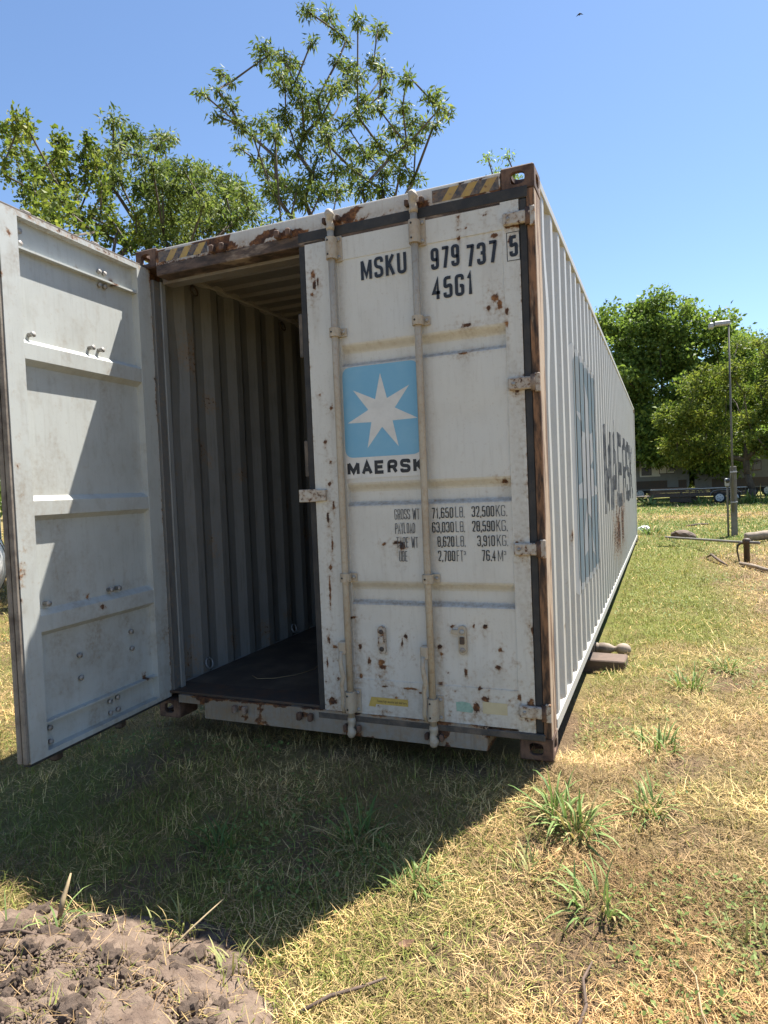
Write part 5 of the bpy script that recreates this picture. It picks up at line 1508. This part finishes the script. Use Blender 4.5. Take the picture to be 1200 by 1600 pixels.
# crumbs: too many to count
V0 = np.array([(1, 0, 0), (-1, 0, 0), (0, 1, 0), (0, -1, 0), (0, 0, 1), (0, 0, -1)], float)
T0 = np.array([(0, 2, 4), (2, 1, 4), (1, 3, 4), (3, 0, 4), (2, 0, 5), (1, 2, 5), (3, 1, 5), (0, 3, 5)])
n = 22000
x = MC[0] + rg.normal(size=n) * 0.58; y = MC[1] + rg.normal(size=n) * 0.40
ok = mound_h(x, y) > -0.029
x, y = x[ok], y[ok]; n = len(x)
s = 0.002 + 0.009 * rg.random(n) ** 2.5
P = np.stack([x - MC[0], y - MC[1], gz(x, y) + mound_h(x, y) - float(gz(*MC)) + 0.003], 1)
V = (P[:, None] + V0[None] * s[:, None, None] * rg.uniform(0.5, 1.4, (n, 6, 1))).reshape(-1, 3)
T = (np.arange(n)[:, None, None] * 6 + T0[None]).reshape(-1, 3)
fast_mesh('crumbs', V, None, T, M['clod'], MD)['kind'] = 'stuff'

# ------------------------------------------------------------------ grass
def blades(x, y, z, az, tilt, ln, w, curl, col):
    """bent three-piece blades: 5 vertices each"""
    n = len(x)
    dh = np.stack([np.cos(az), np.sin(az)], 1)
    side = np.stack([-np.sin(az), np.cos(az), np.zeros(n)], 1)
    p0 = np.stack([x, y, z], 1)
    def step(p, el, l):
        return p + np.concatenate([dh * (np.cos(el) * l)[:, None], (np.sin(el) * l)[:, None]], 1)
    p1 = step(p0, tilt, ln * 0.5)
    p2 = step(p1, tilt - curl, ln * 0.5)
    hw = (w * 0.5)[:, None]
    V = np.stack([p0 - side * hw, p0 + side * hw, p1 + side * hw * 0.85, p1 - side * hw * 0.85, p2], 1).reshape(-1, 3)
    b = np.arange(n) * 5
    Q = np.stack([b, b + 1, b + 2, b + 3], 1)
    T = np.stack([b + 3, b + 2, b + 4], 1)
    return V, Q, T, np.repeat(col, 5, axis=0)

def scatter(n, rmin, rmax, power, seed, amin=-21, amax=62):
    """points round the camera's standing place, thinning out with distance"""
    rg = np.random.default_rng(seed)
    u = rg.random(n)
    e = 2 - power
    r = (rmin ** e + u * (rmax ** e - rmin ** e)) ** (1 / e)
    a = np.radians(rg.uniform(amin, amax, n))
    x = 2.9635 - r * np.sin(a); y = -3.2544 + r * np.cos(a)
    return x, y, r, rg

def lawn():
    x, y, r, rg = scatter(665000, 1.4, 42, 1.5, 201)
    g, d = cover(x, y)
    inside = (x > 0.03) & (x < 2.44) & (y > 0.25) & (y < 12.1)
    mh_ = mound_h(x, y)
    keep = ~inside & (rg.random(len(x)) > d * 0.5) & ((mh_ < 0.0) | (rg.random(len(x)) < 0.13))
    bald = fbm(x * 2.2, y * 2.2, 205)
    keep &= rg.random(len(x)) > sstep(0.60, 0.74, bald) * 0.45
    x, y, r, g, mh_ = x[keep], y[keep], r[keep], g[keep], mh_[keep]
    n = len(x)
    u = rg.random(n)
    green = u < np.clip(g * 0.85 + 0.05, 0, 0.95)
    up = rg.random(n) < np.where(green, 0.55, 0.22)
    ln = np.where(up, rg.uniform(0.022, 0.068, n), rg.uniform(0.03, 0.095, n))
    long_ = rg.random(n) < 0.03
    ln = np.where(long_, ln * 1.9, ln)
    ln = ln * (0.75 + 0.5 * fbm(x * 1.6, y * 1.6, 206)) * (1 + 0.6 * sstep(8, 30, r))
    tilt = np.where(up, R(68) + rg.normal(size=n) * R(17), np.abs(rg.normal(size=n)) * R(22) + R(2))
    curl = np.where(up, rg.uniform(0, R(50), n), rg.uniform(-R(14), R(34), n))
    az = rg.uniform(0, 2 * math.pi, n)
    w = rg.uniform(0.0013, 0.0030, n)
    w = np.where(green, w * 1.25, w)
    w = np.maximum(w, r * 0.00062 * rg.uniform(0.7, 1.3, n))
    z = gz(x, y) + np.maximum(mh_, 0) + np.where(up, -0.004, rg.uniform(0.0, 0.022, n))
    # never below the ground at the tip
    t = rg.random(n)[:, None]; t2 = rg.random(n)[:, None]
    straw = C_STRAW[None] * (0.70 + 0.62 * t) * (1 - 0.6 * (t2 > 0.68)) + 0
    tanm = (fbm(x * 1.5, y * 1.5, 207) > 0.53)[:, None] & (t2 < 0.5)
    straw = np.where(tanm, C_TAN[None] * (0.8 + 0.55 * t), straw)
    gcol = C_GREEN[None] * (1 - t) * 1.0 + C_YG[None] * t
    gcol = gcol * (0.7 + 0.5 * t2)
    fr_ = sstep(8, 13, y)[:, None]
    gcol = gcol * (1 - fr_ * np.array((0.34, 0.12, 0.10))[None])
    blot = fbm(x * 0.8 + 3, y * 0.8, 208)[:, None]; bl2 = fbm(x * 4.5, y * 4.5, 209)[:, None]
    straw = straw * (0.62 + 0.75 * sstep(0.3, 0.7, bl2)) * (1 - sstep(0.52, 0.68, blot) * np.array((0.06, 0.13, 0.18))[None])
    col = np.where(green[:, None], gcol, straw)
    V, Q, T, c = blades(x, y, z, az, tilt, ln, w, curl, col)
    o = fast_mesh('grass', V, Q, T, M['grass'], None, c)
    tag(o, 'short dry straw coloured grass with green blades over the whole yard', 'grass', kind='stuff')
lawn()

def clover():
    """small broad leaves of creeping weeds in patches"""
    x, y, r, rg = scatter(60000, 1.1, 14, 1.3, 301)
    p_ = fbm(x * 1.3 + 8, y * 1.3, 302)
    inside = (x > 0.0) & (x < 2.45) & (y > 0.0)
    ok = (rg.random(len(x)) < sstep(0.55, 0.66, p_)) & ~inside & (mound_h(x, y) < 0.0)
    x, y, r = x[ok], y[ok], r[ok]; n = len(x)
    az = rg.uniform(0, 6.283, n); el = rg.uniform(-0.1, 0.7, n); s = rg.uniform(0.006, 0.02, n) * (1 + 0.08 * r)
    a = np.stack([np.cos(az) * np.cos(el), np.sin(az) * np.cos(el), np.sin(el)], 1); b = np.stack([-np.sin(az), np.cos(az), rg.uniform(-.2, .2, n)], 1)
    P = np.stack([x, y, gz(x, y) + rg.uniform(0.012, 0.035, n)], 1)
    l = s[:, None]
    V = np.stack([P, P + a * l * 0.6 + b * l * 0.35, P + a * l * 1.2, P + a * l * 0.6 - b * l * 0.35], 1).reshape(-1, 3)
    t = rg.random(n)[:, None]
    col = np.array((0.09, 0.14, 0.035))[None] * (1 - t) + np.array((0.22, 0.27, 0.08))[None] * t
    tag(fast_mesh('ground_cover', V, np.arange(n * 4).reshape(-1, 4), None, M['grass'], None, np.repeat(col, 4, axis=0)), 'patches of small creeping green weeds in the lawn', 'weeds', kind='stuff')
clover()

def tuft(name, x, y, n, ln, w, spread, seed, label, pal, group='green weed tufts in the dry lawn', tilt=62):
    rg = np.random.default_rng(seed)
    a = rg.uniform(0, 2 * math.pi, n); rr = spread * rg.random(n) ** 0.6
    bx, by = rr * np.cos(a), rr * np.sin(a)
    z0 = float(gz(x, y) + max(0.0, float(mound_h(x, y))))
    bz_ = gz(x + bx, y + by) + np.maximum(mound_h(x + bx, y + by), 0) - z0 - 0.006
    az = a + rg.normal(size=n) * 0.7
    ti = R(tilt - 5) + rg.normal(size=n) * R(22)
    l = ln * 0.9 * rg.uniform(0.35, 1.15, n)
    t = rg.random(n)[:, None]
    p_ = np.array(pal)
    col = (p_[0][None] * (1 - t) + p_[1][None] * t) * rg.uniform(0.8, 1.15, n)[:, None]
    dry = rg.random(n)[:, None] < 0.2
    col = np.where(dry, np.array((0.46, 0.36, 0.17))[None] * (0.7 + 0.5 * t), col)
    # four-piece arching blades
    dh = np.stack([np.cos(az), np.sin(az)], 1); side = np.stack([-np.sin(az), np.cos(az), np.zeros(n)], 1)
    P = [np.stack([bx, by, bz_], 1)]
    el = ti.copy(); cu = rg.uniform(R(8), R(30), n)
    for k_ in range(4):
        P.append(P[-1] + np.concatenate([dh * (np.cos(el) * l / 4)[:, None], (np.sin(el) * l / 4)[:, None]], 1))
        el = el - cu
    hw = (w * rg.uniform(0.6, 1.2, n) * 0.5)[:, None]
    pr = (0.7, 1.0, 0.9, 0.6)
    rows_ = []
    for k_ in range(4):
        rows_ += [P[k_] - side * hw * pr[k_], P[k_] + side * hw * pr[k_]]
    rows_.append(P[4])
    V = np.stack(rows_, 1).reshape(-1, 3)
    b = np.arange(n) * 9
    Q = np.concatenate([np.stack([b + 2 * k_, b + 2 * k_ + 1, b + 2 * k_ + 3, b + 2 * k_ + 2], 1) for k_ in range(3)])
    T = np.stack([b + 6, b + 7, b + 8], 1)
    o = fast_mesh(name, V, Q, T, M['grass'], None, np.repeat(col, 9, axis=0))
    o.location = (x, y, z0)
    return tag(o, label, 'weed', group)
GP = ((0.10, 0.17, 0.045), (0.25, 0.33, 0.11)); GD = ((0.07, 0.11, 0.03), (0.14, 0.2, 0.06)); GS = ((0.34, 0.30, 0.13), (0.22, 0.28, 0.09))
for a in ((2.50, -0.33, 55, 0.28, 0.011, 0.07, 1, 'broad bladed green weed tuft at the front right container corner', GP),
          (2.60, -0.42, 62, 0.27, 0.012, 0.06, 2, 'tall bright green weed tuft just right of the corner tuft', GP),
          (2.88, -0.18, 66, 0.19, 0.010, 0.07, 3, 'low spreading green weed tuft on the dry lawn right of the container corner', GP),
          (2.70, -0.84, 40, 0.20, 0.010, 0.08, 4, 'green weed tuft with a tall seed blade nearest the camera right of the shadow', GP),
          (2.45, -0.72, 45, 0.16, 0.009, 0.08, 5, 'flattened pale green weed tuft midway along the shadow edge', GS),
          (2.04, -0.90, 45, 0.17, 0.008, 0.07, 6, 'sparse green weed tuft poking out at the tip of the container shadow', GP),
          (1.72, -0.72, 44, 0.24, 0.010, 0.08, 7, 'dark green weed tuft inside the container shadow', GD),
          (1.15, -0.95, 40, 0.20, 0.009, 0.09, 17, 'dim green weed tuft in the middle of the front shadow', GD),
          (2.92, 0.52, 80, 0.19, 0.010, 0.10, 8, 'small green weed patch beside the container right rear of the corner', GP),
          (3.10, 1.72, 80, 0.20, 0.010, 0.12, 9, 'green weed patch in straw right of the plank', GP),
          (3.36, 2.25, 80, 0.20, 0.010, 0.12, 10, 'green weed patch farthest right of the plank', GP),
          (2.62, 2.15, 26, 0.16, 0.008, 0.12, 11, 'thin green weeds growing over the end of the plank', GP),
          (3.22, -0.92, 60, 0.15, 0.006, 0.12, 12, 'fine grassy tuft at the lower right of the lawn', GS),
          (0.95, -1.62, 12, 0.20, 0.008, 0.03, 13, 'few green blades growing on the dirt mound', GP),
          (0.82, -1.70, 9, 0.16, 0.007, 0.03, 18, 'leftmost green blades at the edge of the dirt mound', GP),
          (1.62, -1.50, 26, 0.15, 0.006, 0.06, 14, 'pale dry tuft on the far right slope of the dirt mound', GS),
          (1.30, -1.38, 30, 0.15, 0.006, 0.10, 15, 'sunlit grass blades behind the dirt mound', GS),
          (2.66, 14.2, 60, 0.45, 0.03, 0.25, 16, 'pale leafy weed beside the far container corner', GP),
          (4.75, 32.6, 70, 0.55, 0.08, 0.35, 19, 'leafy weed beside the trailer wheel', GP),
          (2.35, 32.3, 70, 0.8, 0.08, 0.3, 20, 'leafy weed in front of the trailer tongue', GP),
          (6.9, 32.2, 120, 1.0, 0.07, 0.9, 21, 'bright weeds at the foot of the slim tree', GP)):
    tuft('weed_tuft', *a)
# sticks, straw stalks and a leaf lying about
stick('twig', [(1.93, -1.60, 0.03), (1.99, -1.52, 0.035), (2.06, -1.46, 0.03), (2.13, -1.41, 0.04)], [0.006, 0.007, 0.006, 0.004], M['wood_dark'], 'thin brown twig lying right of the dirt mound')
stick('twig', [(2.70, -1.42, 0.03), (2.72, -1.30, 0.035), (2.70, -1.20, 0.03), (2.72, -1.12, 0.03)], [0.005, 0.006, 0.005, 0.003], M['wood_dark'], 'dark crooked twig at the bottom edge of the lawn')
stick('twig', [(2.98, -1.02, 0.03), (3.02, -1.10, 0.04), (3.03, -1.22, 0.03), (3.06, -1.32, 0.03)], [0.002, 0.003, 0.003, 0.002], M['straw'], 'pale bleached twig at the lower right')
stick('stalk', [(0.86, -1.52, 0.04), (0.86, -1.50, 0.10), (0.85, -1.47, 0.13), (0.85, -1.45, 0.17)], [0.008, 0.010, 0.007, 0.003], M['straw'], 'dry upright corn coloured stalk behind the dirt mound')
stick('stalk', [(1.38, -1.56, 0.05), (1.42, -1.48, 0.10), (1.45, -1.40, 0.12), (1.47, -1.34, 0.13)], [0.004, 0.004, 0.003, 0.002], M['straw'], 'slanting straw stalk right of the mound top')
stick('twig', [(0.75, -1.78, 0.12), (0.92, -1.74, 0.15), (1.05, -1.72, 0.14)], [0.005, 0.006, 0.003], M['wood_dark'], 'dark twig lying across the left of the dirt mound')
lx, ly = 2.13, -1.24
V = [(-0.03, 0, 0), (-0.01, 0.018, 0.008), (0.02, 0.014, 0.018), (0.036, 0, 0.03), (0.02, -0.016, 0.012), (-0.012, -0.017, 0.004), (0.0, 0, 0.002)]
F = [(6, 0, 1), (6, 1, 2), (6, 2, 3), (6, 3, 4), (6, 4, 5), (6, 5, 0)]
o = new_mesh('dry_leaf', V, F, M['dry_leaf'], None)
o.location = (lx, ly, float(gz(lx, ly)) + 0.03)
tag(o, 'curled brown dead leaf on the sunlit straw', 'leaf')
